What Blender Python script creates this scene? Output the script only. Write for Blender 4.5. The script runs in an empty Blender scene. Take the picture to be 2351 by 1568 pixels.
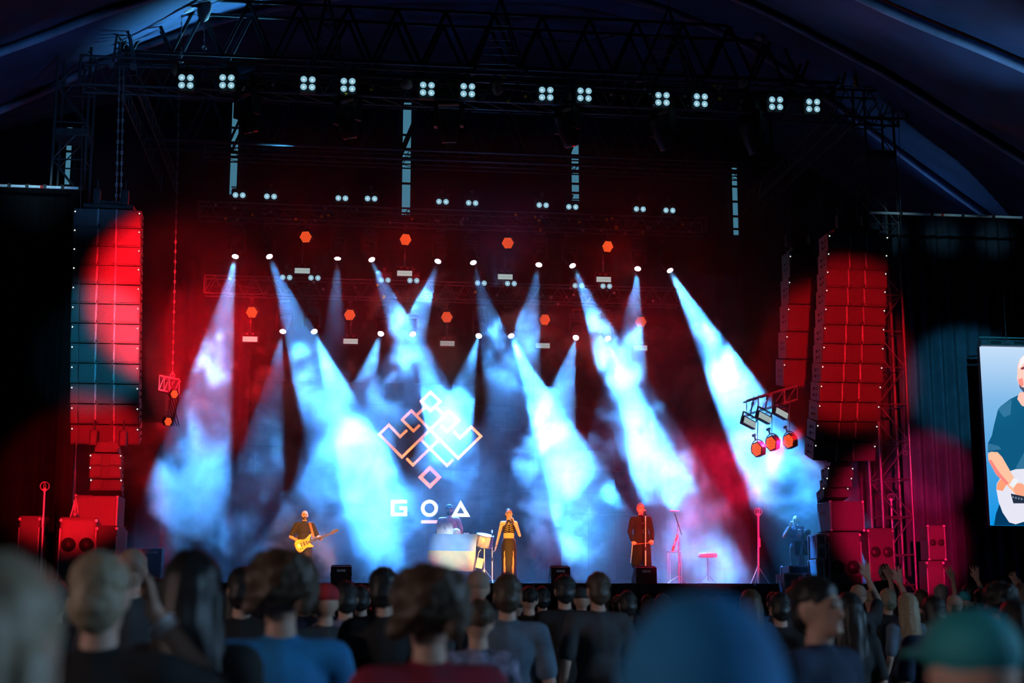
import bpy, bmesh, math, random
from mathutils import Vector, Matrix, Euler, Quaternion
random.seed(7)
sc = bpy.context.scene
C = sc.collection
R = math.radians

# ---------------------------------------------------------------- camera
F = 3265.0                                   # focal length in pixels of the 2351 x 1568 frame
PITCH = math.atan((1380 - 784) / F)
YAW = R(7)
CAM = Vector((-32.65 * math.sin(YAW), -32.65 * math.cos(YAW), 1.62))
FW = Vector((math.sin(YAW) * math.cos(PITCH), math.cos(YAW) * math.cos(PITCH), math.sin(PITCH)))
RT = Vector((math.cos(YAW), -math.sin(YAW), 0))
UP = RT.cross(FW)
def ray(px, py): return FW + RT * ((px - 1175.5) / F) - UP * ((py - 784) / F)
def at(px, py, Y):
    "point of the hall seen at that pixel, on the plane y = Y"
    d = ray(px, py)
    return CAM + d * ((Y - CAM.y) / d.y)
cam_data = bpy.data.cameras.new('camera')
cam = bpy.data.objects.new('camera', cam_data); C.objects.link(cam)
cam.matrix_world = Matrix(((RT.x, UP.x, -FW.x, CAM.x), (RT.y, UP.y, -FW.y, CAM.y), (RT.z, UP.z, -FW.z, CAM.z), (0, 0, 0, 1)))
cam_data.sensor_width = 36; cam_data.lens = 36 * F / 2351
cam_data.clip_start = .05; cam_data.clip_end = 300
cam_data.dof.use_dof = True; cam_data.dof.focus_distance = 35.0; cam_data.dof.aperture_fstop = 1.8
sc.camera = cam

# ---------------------------------------------------------------- world, exposure
sc.view_settings.view_transform = 'Standard'; sc.view_settings.look = 'None'
sc.view_settings.gamma = 1; sc.view_settings.use_curve_mapping = False
sc.view_settings.exposure = 0.0
world = bpy.data.worlds.new('dim_blue_ambient'); sc.world = world; world.use_nodes = True  # added dim blue ambient fill, not a sky
wb = world.node_tree.nodes['Background']
wb.inputs[0].default_value = (.10, .24, .55, 1); wb.inputs[1].default_value = .014
cy = sc.cycles
cy.use_light_tree = False
cy.max_bounces = 3; cy.diffuse_bounces = 1; cy.glossy_bounces = 1; cy.transmission_bounces = 2; cy.transparent_max_bounces = 6
cy.volume_bounces = 0; cy.sample_clamp_indirect = 4; cy.caustics_reflective = False; cy.caustics_refractive = False

CLOUD_D, BASE_D = .75, .024        # density of the smoke puffs and of the thin haze between them
BEAM = (.05, .33, 1.0)
RED = (1.0, .004, .012)
def spot(name, p, t, power, col, size, blend=.35, soft=.06):
    l = bpy.data.lights.new(name, 'SPOT'); o = bpy.data.objects.new(name, l); C.objects.link(o)
    l.energy = power; l.color = col; l.spot_size = R(size); l.spot_blend = blend; l.shadow_soft_size = soft
    o.location = p; o.rotation_euler = (Vector(t) - Vector(p)).to_track_quat('-Z', 'Y').to_euler()
    return o
# followspots on the front-of-house tower behind the photographer; added fill lamps for the crowd
spot('followspot_lamp', (-1, -44, 9), (-4.66, .8, 2.95), 420000, (1, .33, .03), 2.3, .4, .12)
spot('followspot_lamp', (0, -44, 9), (-.06, 0, 2.95), 420000, (1, .36, .03), 1.9, .4, .12)
spot('followspot_lamp', (1, -44, 9), (3.02, 0, 3.1), 175000, (1, .30, .02), 2.1, .4, .12)
spot('crowd_fill_lamp', (17, -30, 6), (1, -26, 1.2), 8000, (.35, .65, 1), 60, .8, .4)
spot('crowd_fill_lamp', (-21, -33, 5), (-6, -28, 1.2), 2600, (1, .78, .74), 60, .8, .4)
spot('crowd_fill_lamp', (2, -47, 8), (-2, -27, 1.2), 800, (.45, .70, 1), 60, .8, .5)
# added spots without real fixtures, tinting speakers, curtains and haze in disc shapes
WASH_POS = Vector((-4.3, -42, 7.5))
def added_wash(px, py, Y, rad, col, power, blend=.45):
    t = at(px, py, Y); ang = 2 * math.degrees(math.atan(rad / 100 / (t - WASH_POS).length))
    spot('added_wash_lamp', WASH_POS + Vector((px / 1000 - 1.2, 0, (784 - py) / 2000)), t, power, col, ang, blend, .2)
added_wash(440, 730, 1, 235, RED, 700000); added_wash(170, 1085, -2, 185, RED, 250000); added_wash(215, 800, -1.5, 150, (.02, .36, .6), 70000)
added_wash(1042, 1262, 2, 55, (.75, .9, 1), 90000); added_wash(80, 428, -1.2, 90, (.4, .8, 1), 60000, 1); added_wash(2060, 490, -.4, 55, (.4, .8, 1), 20000, 1); added_wash(2190, 494, -.4, 55, (.4, .8, 1), 20000, 1); added_wash(2310, 498, -.4, 55, (.4, .8, 1), 20000, 1)  # added white and cyan spots brighten the flag table and curtain rails
added_wash(920, 700, 5, 240, RED, 80000); added_wash(1430, 750, 5, 240, RED, 80000); added_wash(1940, 800, -1, 215, RED, 225000)
added_wash(1600, 1200, 2, 210, (1, .004, .06), 325000); added_wash(2070, 1210, 0, 190, (1, .004, .09), 250000); added_wash(2150, 1060, 1, 110, (1, .03, .16), 175000); added_wash(2220, 880, 2, 170, (.03, .3, .45), 150000)
# added lamps with no fixture of their own, brightening the tent roof
spot('roof_fill_lamp', (-5.2, 3.6, 12.7), at(420, 15, 1.5), 5200, (.10, .50, .85), 62, 1, .1)
spot('roof_fill_lamp', (-8, -5, 9), at(60, 220, 1), 420, (.10, .35, .9), 60, 1, .1)
spot('roof_fill_lamp', (10, 6, 9), at(2250, 200, 1), 420, (.10, .35, .8), 70, 1, .1)
spot('roof_fill_lamp', (9, -8, 8), at(2180, 60, -8), 450, (.2, .5, .9), 75, 1, .1)
spot('roof_fill_lamp', (0, 3, 9.5), at(1175, 60, 3), 200, (.06, .25, .8), 110, 1, .1)

# ---------------------------------------------------------------- materials
MATS = {}
def mat(name, col, rough=.6, metal=0, emit=None, power=0, var=.25, scale=8, bump=0, spec=.4):
    if name in MATS: return MATS[name]
    m = bpy.data.materials.new(name); m.use_nodes = True
    nt = m.node_tree; b = nt.nodes['Principled BSDF']; N = nt.nodes.new; L = nt.links.new
    tc = N('ShaderNodeTexCoord'); nz = N('ShaderNodeTexNoise'); nz.inputs['Scale'].default_value = scale; nz.inputs['Detail'].default_value = 3
    L(tc.outputs['Object'], nz.inputs['Vector'])
    rp = N('ShaderNodeValToRGB')
    rp.color_ramp.elements[0].position = .3; rp.color_ramp.elements[1].position = .7
    rp.color_ramp.elements[0].color = (*[max(0, c * (1 - var)) for c in col], 1)
    rp.color_ramp.elements[1].color = (*[min(1, c * (1 + var)) for c in col], 1)
    L(nz.outputs[0], rp.inputs[0]); L(rp.outputs[0], b.inputs['Base Color'])
    b.inputs['Roughness'].default_value = rough; b.inputs['Metallic'].default_value = metal
    b.inputs['Specular IOR Level'].default_value = spec
    if emit:
        b.inputs['Emission Color'].default_value = (*emit, 1); b.inputs['Emission Strength'].default_value = power
    if bump:
        bp = N('ShaderNodeBump'); bp.inputs['Strength'].default_value = bump; L(nz.outputs[0], bp.inputs['Height']); L(bp.outputs[0], b.inputs['Normal'])
    MATS[name] = m
    return m
def glow(name, col, power):
    "face of something that gives off light (lamp glass, LED, screen)"
    return mat(name, (.02, .02, .02), .4, 0, col, power, var=.1)
BLACKM = mat('black_painted_metal', (.02, .021, .024), .45, .3)
STEEL = mat('dark_aluminium', (.10, .115, .13), .42, .7)
BRIGHT = mat('bright_aluminium', (.42, .46, .5), .35, .8)
CABLE = mat('black_cable', (.012, .012, .013), .6)
CHAIN = mat('galvanised_chain', (.28, .32, .36), .45, .6, scale=40)
CABM = mat('black_speaker_paint', (.035, .038, .042), .55, scale=60, bump=.1)
GRILLE = mat('speaker_grille', (.05, .055, .06), .5, .3, scale=120, bump=.2)
RAIL = mat('grey_rigging_rail', (.22, .26, .28), .45, .5)
DRAPE = mat('black_stage_drape', (.004, .004, .005), 1, scale=3, spec=.02)
DRAPE2 = mat('black_side_drape', (.022, .022, .024), .95, scale=3, spec=.05)
NAVY = mat('dark_blue_drape', (.02, .035, .055), .9, scale=3)
FABRIC = mat('navy_tent_fabric', (.035, .055, .12), .75, scale=.7, var=.35, bump=.25)
RIBM = mat('tent_rib_sleeve', (.22, .32, .46), .55, scale=2)
WALLM = mat('navy_tent_wall', (.012, .016, .034), .85, scale=1.2)
DECK = mat('black_stage_plywood', (.012, .012, .014), .5, scale=4)
GROUND = mat('trodden_dark_ground', (.014, .014, .016), .95, scale=1.5)
CANVAS = mat('beige_chain_bag_canvas', (.30, .25, .22), .85)
ORANGE = mat('orange_webbing', (.7, .24, .02), .7)
WHITEP = mat('white_plastic', (.7, .72, .75), .5)
REDTAPE = mat('red_tape', (.6, .02, .02), .6)
YELLOW = mat('yellow_label', (.75, .55, .03), .6)
SCREENBLACK = mat('led_panel_black', (.002, .002, .003), .9, spec=.03)

# ---------------------------------------------------------------- helpers
def tag(o, label=None, cat=None, group=None, kind=None):
    if label: o['label'] = label
    if cat: o['category'] = cat
    if group: o['group'] = group
    if kind: o['kind'] = kind
    return o
def thing(name, label, cat, loc=(0, 0, 0), group=None):
    o = bpy.data.objects.new(name, None); C.objects.link(o); o.location = loc; o.empty_display_size = .1
    return tag(o, label, cat, group)
def put(o, parent):
    if parent is not None:
        o.parent = parent
        if parent.type == 'EMPTY' and parent.parent is None:
            o.matrix_parent_inverse = Matrix.Translation(-Vector(parent.location))
    return o
class MB:
    def __init__(s): s.bm = bmesh.new()
    def box(s, c, size, rot=None, bev=0):
        r = bmesh.ops.create_cube(s.bm, size=1)['verts']
        M = Matrix.Translation(c) @ (rot.to_matrix().to_4x4() if rot is not None else Matrix()) @ Matrix.Diagonal((*size, 1))
        bmesh.ops.transform(s.bm, matrix=M, verts=r)
        if bev:
            es = list({e for v in r for e in v.link_edges})
            bmesh.ops.bevel(s.bm, geom=es, offset=bev, segments=2, profile=.6, affect='EDGES')
        return s
    def cyl(s, p, q, r1, r2=None, n=12, caps=True):
        p = Vector(p); q = Vector(q); d = q - p
        v = bmesh.ops.create_cone(s.bm, cap_ends=caps, segments=n, radius1=r1, radius2=r1 if r2 is None else r2, depth=d.length)['verts']
        bmesh.ops.transform(s.bm, matrix=Matrix.Translation((p + q) / 2) @ d.to_track_quat('Z', 'Y').to_matrix().to_4x4(), verts=v)
        return s
    def ball(s, c, r, n=12, rot=None):
        if not hasattr(r, '__len__'): r = (r, r, r)
        v = bmesh.ops.create_uvsphere(s.bm, u_segments=n, v_segments=max(6, n * 2 // 3), radius=1)['verts']
        bmesh.ops.transform(s.bm, matrix=Matrix.Translation(c) @ (rot.to_matrix().to_4x4() if rot is not None else Matrix()) @ Matrix.Diagonal((*r, 1)), verts=v)
        return s
    def caps(s, p, q, r1, r2, n=10):
        s.ball(p, r1, n); s.ball(q, r2, n); s.cyl(p, q, r1, r2, n); return s
    def tube(s, pts, r, n=8):
        for a, b in zip(pts[:-1], pts[1:]): s.cyl(a, b, r, n=n)
        for p in pts[1:-1]: s.ball(p, r, n)
        return s
    def sweep(s, pts, r, n=8):
        "one smooth tube along a line"
        rows = []
        for i, p in enumerate(pts):
            d = (pts[min(i + 1, len(pts) - 1)] - pts[max(i - 1, 0)]).normalized(); q = d.to_track_quat('Z', 'Y')
            if abs(d.y) < .5: x = Vector((0, 1, 0)); y = d.cross(x).normalized(); x = y.cross(d)
            else: x = q @ Vector((1, 0, 0)); y = q @ Vector((0, 1, 0))
            rows.append([s.bm.verts.new(p + x * r * math.cos(2 * math.pi * k / n) + y * r * math.sin(2 * math.pi * k / n)) for k in range(n)])
        for a, b in zip(rows[:-1], rows[1:]):
            for k in range(n): s.bm.faces.new((a[k], a[(k + 1) % n], b[(k + 1) % n], b[k]))
        return s
    def prism(s, pts, ext):
        "polygon of 3-D points extruded by the vector ext"
        ext = Vector(ext); a = [s.bm.verts.new(Vector(p)) for p in pts]; b = [s.bm.verts.new(Vector(p) + ext) for p in pts]
        n = len(pts)
        s.bm.faces.new(a[::-1]); s.bm.faces.new(b)
        for i in range(n): s.bm.faces.new((a[i], a[(i + 1) % n], b[(i + 1) % n], b[i]))
        return s
    def lathe(s, prof, c=(0, 0, 0), n=20, rot=None):
        "profile of (radius, z) turned round the z axis"
        M = Matrix.Translation(c) @ (rot.to_matrix().to_4x4() if rot is not None else Matrix())
        rows = [[s.bm.verts.new(M @ Vector((r * math.cos(2 * math.pi * i / n), r * math.sin(2 * math.pi * i / n), z))) for i in range(n)] for r, z in prof]
        for a, b in zip(rows[:-1], rows[1:]):
            for i in range(n): s.bm.faces.new((a[i], a[(i + 1) % n], b[(i + 1) % n], b[i]))
        return s
    def ring(s, c, R_, r, rot=None, n=24, m=6, a0=0, a1=2 * math.pi):
        M = Matrix.Translation(c) @ (rot.to_matrix().to_4x4() if rot is not None else Matrix())
        full = abs(a1 - a0 - 2 * math.pi) < 1e-6
        k = n if full else n + 1; rows = []
        for i in range(k):
            t = a0 + (a1 - a0) * i / n
            rows.append([s.bm.verts.new(M @ Vector(((R_ + r * math.cos(u)) * math.cos(t), (R_ + r * math.cos(u)) * math.sin(t), r * math.sin(u)))) for u in [2 * math.pi * j / m for j in range(m)]])
        for i in range(n):
            a = rows[i]; b = rows[(i + 1) % k]
            for j in range(m): s.bm.faces.new((a[j], a[(j + 1) % m], b[(j + 1) % m], b[j]))
        return s
    def mesh(s, name, m, smooth=False):
        bmesh.ops.recalc_face_normals(s.bm, faces=s.bm.faces[:])
        me = bpy.data.meshes.new(name); s.bm.to_mesh(me); s.bm.free()
        me.materials.append(m)
        if smooth:
            me.polygons.foreach_set('use_smooth', [True] * len(me.polygons))
        return me
    def build(s, name, m, parent=None, smooth=False):
        o = bpy.data.objects.new(name, s.mesh(name, m, smooth)); C.objects.link(o)
        return put(o, parent)
def inst(name, me, parent=None, M=None):
    o = bpy.data.objects.new(name, me); C.objects.link(o)
    if M is not None: o.matrix_basis = M
    return put(o, parent)
def dup(root, loc=None, rot=None, label=None, scale=None):
    "copy of a thing with copies of its parts and sub-parts"
    r = root.copy(); C.objects.link(r)
    if loc is not None: r.location = loc
    if rot is not None: r.rotation_euler = rot
    if scale is not None: r.scale = (scale,) * 3
    if label: r['label'] = label
    for ch in root.children:
        c = ch.copy(); C.objects.link(c); c.parent = r
        for g in ch.children:
            d = g.copy(); C.objects.link(d); d.parent = c
    return r
UNIT = {}
def bar(name, p, q, r, m, parent=None, n=8):
    "round bar: every bar of a material shares one mesh"
    key = (m.name, n)
    if key not in UNIT: UNIT[key] = MB().cyl((0, 0, -.5), (0, 0, .5), 1, n=n).mesh('bar', m, True)
    p = Vector(p); q = Vector(q); d = q - p
    M = Matrix.Translation((p + q) / 2) @ d.to_track_quat('Z', 'Y').to_matrix().to_4x4() @ Matrix.Diagonal((r, r, d.length, 1))
    return inst(name, UNIT[key], parent, M)
def kid(mb, name, m, parent, smooth=False):
    "sub-part in world coordinates under a part that is a mesh in world coordinates"
    return mb.build(name, m, parent, smooth)
def struct(o, label=None, cat=None):
    o['kind'] = 'structure'
    return tag(o, label, cat)
ORD = ['first', 'second', 'third', 'fourth', 'fifth', 'sixth', 'seventh', 'eighth', 'ninth', 'tenth', 'eleventh', 'twelfth', 'thirteenth', 'fourteenth']
DECKZ = 2.0

# ================================================================ STRUCTURE
o = MB().box((0, -12, -.05), (70, 64, .1)).build('floor', GROUND); struct(o, 'dark trodden ground under the standing crowd', 'floor')
# tent roof: cloth lofted between arched ribs that stand one behind the other
ARCH = [(-16, [(-900, -250), (100, -900), (1175, -1150), (1900, -900), (2500, -480), (3400, 150)]),
        (-8, [(-800, 170), (0, -110), (600, -330), (1175, -390), (1700, -170), (2010, 0), (2351, 135), (2900, 400), (3300, 640)]),
        (-2, [(-700, 330), (0, 110), (300, -10), (700, -120), (1175, -150), (1600, -70), (2038, 157), (2130, 218), (2351, 354), (2800, 650), (3100, 850)]),
        (4, [(-600, 450), (0, 250), (300, 100), (620, 0), (1175, -70), (1600, 20), (1900, 215), (2062, 337), (2263, 485), (2700, 790), (2900, 930)]),
        (12, [(-500, 480), (0, 300), (300, 225), (700, 190), (1175, 180), (1600, 240), (1755, 345), (1823, 368), (1973, 456), (2200, 600), (2600, 850)])]
def resample(pts, n):
    ds = [0]
    for a, b in zip(pts[:-1], pts[1:]): ds.append(ds[-1] + (b - a).length)
    out = []
    for i in range(n):
        t = ds[-1] * i / (n - 1); k = 0
        while k < len(ds) - 2 and ds[k + 1] < t: k += 1
        u = (t - ds[k]) / (ds[k + 1] - ds[k]); out.append(pts[k].lerp(pts[k + 1], u))
    return out
def smooth_line(pts, it=3):
    for _ in range(it):
        q = [pts[0]]
        for a, b in zip(pts[:-1], pts[1:]): q += [a.lerp(b, .25), a.lerp(b, .75)]
        pts = q + [pts[-1]]
    return pts
NA = 60
arcs = []
for Y, pp in ARCH: arcs.append(resample(smooth_line([at(x, y, Y) for x, y in pp], 2), NA))
rows = []
for k in range(len(arcs) - 1):
    for j in range(8):
        u = j / 8; sag = .38 * math.sin(math.pi * u)
        rows.append([a.lerp(b, u) + Vector((0, 0, -sag * (.7 + .3 * math.sin(i * .9 + k)))) for i, (a, b) in enumerate(zip(arcs[k], arcs[k + 1]))])
rows.append(arcs[-1])
me = bpy.data.meshes.new('roof'); nr = len(rows)
me.from_pydata([v for r in rows for v in r], [], [(j * NA + i, j * NA + i + 1, (j + 1) * NA + i + 1, (j + 1) * NA + i) for j in range(nr - 1) for i in range(NA - 1)])
me.materials.append(FABRIC); me.polygons.foreach_set('use_smooth', [True] * len(me.polygons))
roof = bpy.data.objects.new('roof', me); C.objects.link(roof); struct(roof, 'dark blue tent roof sagging between arched ribs', 'tent roof')
for k, a in enumerate(arcs[1:4]):
    MB().sweep([p + Vector((0, 0, -.14)) for p in a], .10, 10).build('rib', RIBM, roof, True)
# end wall with slits of daylight between its panels
wl = arcs[-1]
mb = MB()
vs = []
for p in wl: vs.append((mb.bm.verts.new((p.x, 12, p.z)), mb.bm.verts.new((p.x, 12, 0))))
for a, b in zip(vs[:-1], vs[1:]): mb.bm.faces.new((a[0], a[1], b[1], b[0]))
struct(mb.build('wall_back', WALLM), 'dark end wall of the tent behind the stage', 'wall')
DAY = glow('daylight_glow_strip', (.12, .42, .62), .42)  # solid strips glow to stand in for daylight through gaps
for i, (x, y0, y1, w) in enumerate([(158, 292, 422, 13), (539, 232, 445, 18), (934, 235, 492, 22), (1321, 330, 462, 20), (1688, 385, 538, 15)]):
    a = at(x, y0, 11.85); b = at(x - 1, y1, 11.85); hw = w / 2 / 83
    o = MB().box(((a.x + b.x) / 2, 11.9, (a.z + b.z) / 2), (hw * 2, .04, a.z - b.z)).build('window_%d' % (i + 1), DAY)
    struct(o, ['short', 'tall', 'longest', 'barred', 'bright'][i] + ' upright slit of daylight in the end wall, %s from the left edge' % ORD[i], 'window')
    for s in (-1, 1): MB().box(((a.x + b.x) / 2 + s * (hw + .03), 11.87, (a.z + b.z) / 2), (.06, .1, a.z - b.z + .1)).build('window_frame', STEEL, o)
    k = 2 + i
    for j in range(1, k):
        z = b.z + (a.z - b.z) * j / k + .2 * math.sin(j * 7 + i)
        MB().box(((a.x + b.x) / 2, 11.86, z), (hw * 2, .05, .07)).build('glazing_bar', STEEL, o)
# stage: deck of plywood sheets on a black skirt
deck = MB().box((-.9, 4.2, DECKZ - .13), (18.4, 12, .16)).build('stage_deck', DECK); struct(deck, 'black stage deck the band stands on', 'stage')
sheet = MB().box((0, 0, 0), (1.2, 1.98, .05), bev=.008).mesh('plank', DECK)
for i in range(15):
    for j in range(6): inst('plywood_sheet', sheet, deck, Matrix.Translation((-9.5 + .6 + i * 1.22, -.8 + j * 2.0, DECKZ - .026)))
mb = MB(); n = 260
top = [(-10 + 18.4 * i / n, -1.75 + .05 * math.sin(i * .9), ) for i in range(n + 1)]
vv = [(mb.bm.verts.new((x, y, DECKZ - .05)), mb.bm.verts.new((x, y + .03 * math.sin(i), .0))) for i, (x, y) in enumerate(top)]
for a, b in zip(vv[:-1], vv[1:]): mb.bm.faces.new((a[0], a[1], b[1], b[0]))
struct(mb.build('stage_skirt', DRAPE, None, True), 'black pleated skirt along the front edge of the stage', 'stage skirt')

def drape(name, label, x0, x1, Y, z0, z1, m, pitch=.22, amp=.06, rail=None):
    n = int((x1 - x0) / pitch * 8); mb = MB(); prev = None
    for i in range(n + 1):
        x = x0 + (x1 - x0) * i / n; w = math.sin(i * 2 * math.pi / 8) * amp * (1 + .4 * math.sin(i * .13)) + .05 * math.sin(i * .05)
        cur = [mb.bm.verts.new((x, Y + w * s, z)) for s, z in ((.5, z1), (.9, z1 * .66 + z0 * .34), (1.15, z1 * .3 + z0 * .7), (1.3, z0))]
        if prev:
            for k in range(3): mb.bm.faces.new((prev[k], prev[k + 1], cur[k + 1], cur[k]))
        prev = cur
    o = mb.build(name, m, None, True)
    return tag(o, label, 'curtain')
p = at(2100, 490, 2.5)
drape('stage_curtain', 'dark blue pleated curtain behind the video screen', 8.9, 17, 2.5, .02, p.z - .02, NAVY, .34, .1)
p = at(90, 428, -.4)
drape('stage_curtain', 'black pleated curtain beyond the loudspeaker stack hung from a pale rail', -16, -9.72, -.4, .02, p.z - .05, DRAPE, .3)
drape('stage_curtain', 'black curtain closing the stage beside the small hanging lamps', -9.0, -6.6, 9.6, DECKZ, 11.6, DRAPE2, .3, .01)
drape('stage_curtain', 'black curtain closing the stage beside the tall loudspeaker array', 5.2, 8.4, 9.6, DECKZ, 11.6, DRAPE2, .3, .01)
drape('stage_curtain', 'wide black backdrop curtain hung above the video wall', -6.6, 5.2, 10.9, 8.4, 12.4, DRAPE, .3, .008)
PALE = mat('pale_side_curtain', (.45, .42, .5), .85, scale=3)
a = at(1915, 1045, 3.2); b = at(2062, 1175, 3.2)
drape('stage_curtain', 'pale pleated curtain glimpsed through the scaffold tower', a.x, b.x + .2, 3.2, .02, a.z + .6, PALE, .22, .05)
for nm, x0, x1, py, Y, lab in (('curtain_rail', -60, 186, 428, -1.2, 'pale curtain rail pipe reaching in at the edge under the tent slope'), ('curtain_rail', 1998, 2420, 495, -.4, 'pale curtain rail pipe with clamps above the dark blue curtain')):
    t = thing(nm, lab, 'rail', at((x0 + x1) / 2, py, Y))
    z = at((x0 + x1) / 2, py, Y).z; xa = at(x0, py, Y).x; xb = at(x1, py, Y).x
    RAILW = mat('white_rail_pipe', (.75, .8, .84), .35, .2)
    n = 6
    for i in range(n):
        bar('pipe', (xa + (xb - xa) * i / n, Y, z), (xa + (xb - xa) * (i + .97) / n, Y, z), .032, RAILW, t)
        MB().box((xa + (xb - xa) * (i + .98) / n, Y, z), (.07, .09, .1)).build('clamp', BLACKM, t)
    MB().cyl((xa + (xb - xa) * (.62 if x0 < 0 else .38), Y, z), (xa + (xb - xa) * (.62 if x0 < 0 else .38) + .06, Y, z), .036).build('tape_mark', REDTAPE, t)
# ================================================================ RIGGING
def truss(label, x0, x1, Y, zb, zt, depth, pitch, r=.026, rl=.014, m=STEEL, faces=('front', 'back', 'bottom')):
    t = thing('lighting_truss', label, 'truss', ((x0 + x1) / 2, Y, zb))
    ys = (Y - depth / 2, Y + depth / 2)
    for y in ys:
        for z in (zb, zt): bar('chord', (x0, y, z), (x1, y, z), r, m, t)
    n = max(1, round((x1 - x0) / pitch)); dx = (x1 - x0) / n
    for i in range(n):
        xa = x0 + i * dx; xm = xa + dx / 2; xb = xa + dx
        if 'front' in faces:
            bar('lacing_bar', (xa, ys[0], zb), (xm, ys[0], zt), rl, m, t); bar('lacing_bar', (xm, ys[0], zt), (xb, ys[0], zb), rl, m, t)
        if 'back' in faces:
            bar('lacing_bar', (xa, ys[1], zb), (xm, ys[1], zt), rl, m, t); bar('lacing_bar', (xm, ys[1], zt), (xb, ys[1], zb), rl, m, t)
        if 'bottom' in faces: bar('lacing_bar', (xa, ys[0], zb), (xb, ys[1], zb), rl, m, t)
    for x in (x0, x1):
        for y in ys: bar('end_post', (x, y, zb), (x, y, zt), r, m, t)
    return t
def zz(px, py, Y): return at(px, py, Y).z
ROOFT = mat('black_roof_truss_paint', (.012, .013, .016), .5, .3)
truss('heavy black roof truss with wide diagonals above the blinder row', at(285, 80, 1.5).x, at(1925, 150, 1.5).x, 1.5, zz(560, 145, 1.5), zz(500, 18, 1.5), .9, 1.2, .05, .042, ROOFT, ('front', 'back'))
truss('front lighting truss carrying the row of four-lamp blinders', at(185, 200, -.2).x, at(2075, 255, -.2).x, -.1, zz(1000, 233, -.2), zz(1000, 170, -.2), .55, .62, .03, .014)
truss('black truss with wide zigzag bars hanging behind the big moving heads', at(330, 300, 4).x, at(1760, 330, 4).x, 4, zz(1150, 362, 4), zz(1150, 246, 4), .8, 1.15, .045, .035, ROOFT, ('front', 'back'))
truss('thin ladder truss crossing in front of the daylight slits', at(470, 360, 7.2).x, at(1700, 390, 7.2).x, 7.2, zz(1000, 384, 7.2), zz(1000, 352, 7.2), .4, .5, .022, .011)
truss('upper back truss crowded with cables above the beam lamps', at(455, 490, 6).x, at(1620, 520, 6).x, 6.15, zz(1000, 520, 6.2), zz(1000, 487, 6.2), .5, .55, .026, .013)
truss('lower back truss in front of the video wall', at(470, 650, 8).x, at(1560, 690, 8).x, 8.15, zz(1000, 690, 8.2), zz(1000, 651, 8.2), .45, .55, .024, .013)
# cross trusses running up- and downstage at both ends of the grid
for lab, px in (('side truss running back from the left tower head', 300), ('side truss running back from the scaffold tower head', 1935)):
    x = at(px, 200, 0).x; t = thing('lighting_truss', lab, 'truss', (x, 3, 13.2))
    for xx in (x - .2, x + .2):
        for z in (13.2, 13.65): bar('chord', (xx, -.1, z), (xx, 8, z), .028, STEEL, t)
    for i in range(12):
        for xx in (x - .2, x + .2):
            bar('lacing_bar', (xx, -.1 + i * .675, 13.2), (xx, -.1 + i * .675 + .34, 13.65), .013, STEEL, t); bar('lacing_bar', (xx, -.1 + i * .675 + .34, 13.65), (xx, -.1 + (i + 1) * .675, 13.2), .013, STEEL, t)
# hanging A-frames that carry the trusses
for i, (ax, ay, b0, b1, by) in enumerate([(283, -12, 258, 306, 150), (752, -18, 712, 792, 158), (1150, -6, 1086, 1206, 165), (1535, 18, 1468, 1602, 182), (1985, 22, 1930, 2052, 205)]):
    A = at(ax, ay, .6); P = at(b0, by, -.3); Q = at(b1, by + 3, -.3)
    t = thing('hanging_truss', ['slender hanging frame at the tower head by the lit roof cloth', 'tapering hanging frame above the second pair of blinders', 'wide tapering frame hanging at the middle of the front truss', 'broad tapering frame above the fifth pair of blinders', 'hanging frame crowning the scaffold tower'][i], 'rigging frame', (A.x, .3, P.z))
    foot = [P, Q, P + Vector((0, .8, 0)), Q + Vector((0, .8, 0))]
    for q in foot: bar('leg', A, q, .026, STEEL, t)
    for k in range(1, 6):
        u = k / 5.2
        a, b, c, d = [A.lerp(q, u) for q in foot]
        bar('rung', a, b, .015, STEEL, t); bar('rung', c, d, .015, STEEL, t); bar('rung', a, c, .012, STEEL, t)
        if k > 1:
            w = A.lerp(foot[0], (k - 1) / 5.2); bar('brace', w, b, .012, STEEL, t)
    for q in (P, Q): MB().box(q, (.14, .14, .12), bev=.01).build('clamp', RAIL, t)
    MB().tube([A + Vector((0, 0, .5)), A, A + Vector((.03, 0, -.3))], .02).build('hook', RAIL, t)
# lattice towers
def tower(label, px0, px1, Y, ztop, z0=0, pitch=.9, m=STEEL):
    x0 = at(px0, 500, Y).x; x1 = at(px1, 500, Y).x; w = x1 - x0
    t = thing('scaffold_tower', label, 'tower', ((x0 + x1) / 2, Y + w / 2, z0))
    ys = (Y, Y + w)
    for x in (x0, x1):
        for y in ys: bar('upright', (x, y, z0), (x, y, ztop), .034, m, t)
    n = int((ztop - z0) / pitch)
    for i in range(n):
        z = z0 + i * pitch
        for y in ys:
            bar('brace', (x0, y, z), (x1, y, z + pitch), .016, m, t) if i % 2 else bar('brace', (x1, y, z), (x0, y, z + pitch), .016, m, t)
            bar('rung', (x0, y, z), (x1, y, z), .018, m, t)
        bar('rung', (x0, ys[0], z), (x0, ys[1], z), .016, m, t); bar('rung', (x1, ys[0], z), (x1, ys[1], z), .016, m, t)
    MB().box(((x0 + x1) / 2, Y + w / 2, ztop - 2.1), (w * 1.1, w * 1.1, .18), bev=.02).build('sleeve_block', m, t)
    return t
tower('steel lattice tower standing beside the right loudspeaker array', 1996, 2062, .3, zz(2040, 160, 0))
tower('steel lattice tower at the dark edge beside the left loudspeaker array', 112, 188, .3, zz(150, 95, 0))
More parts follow.
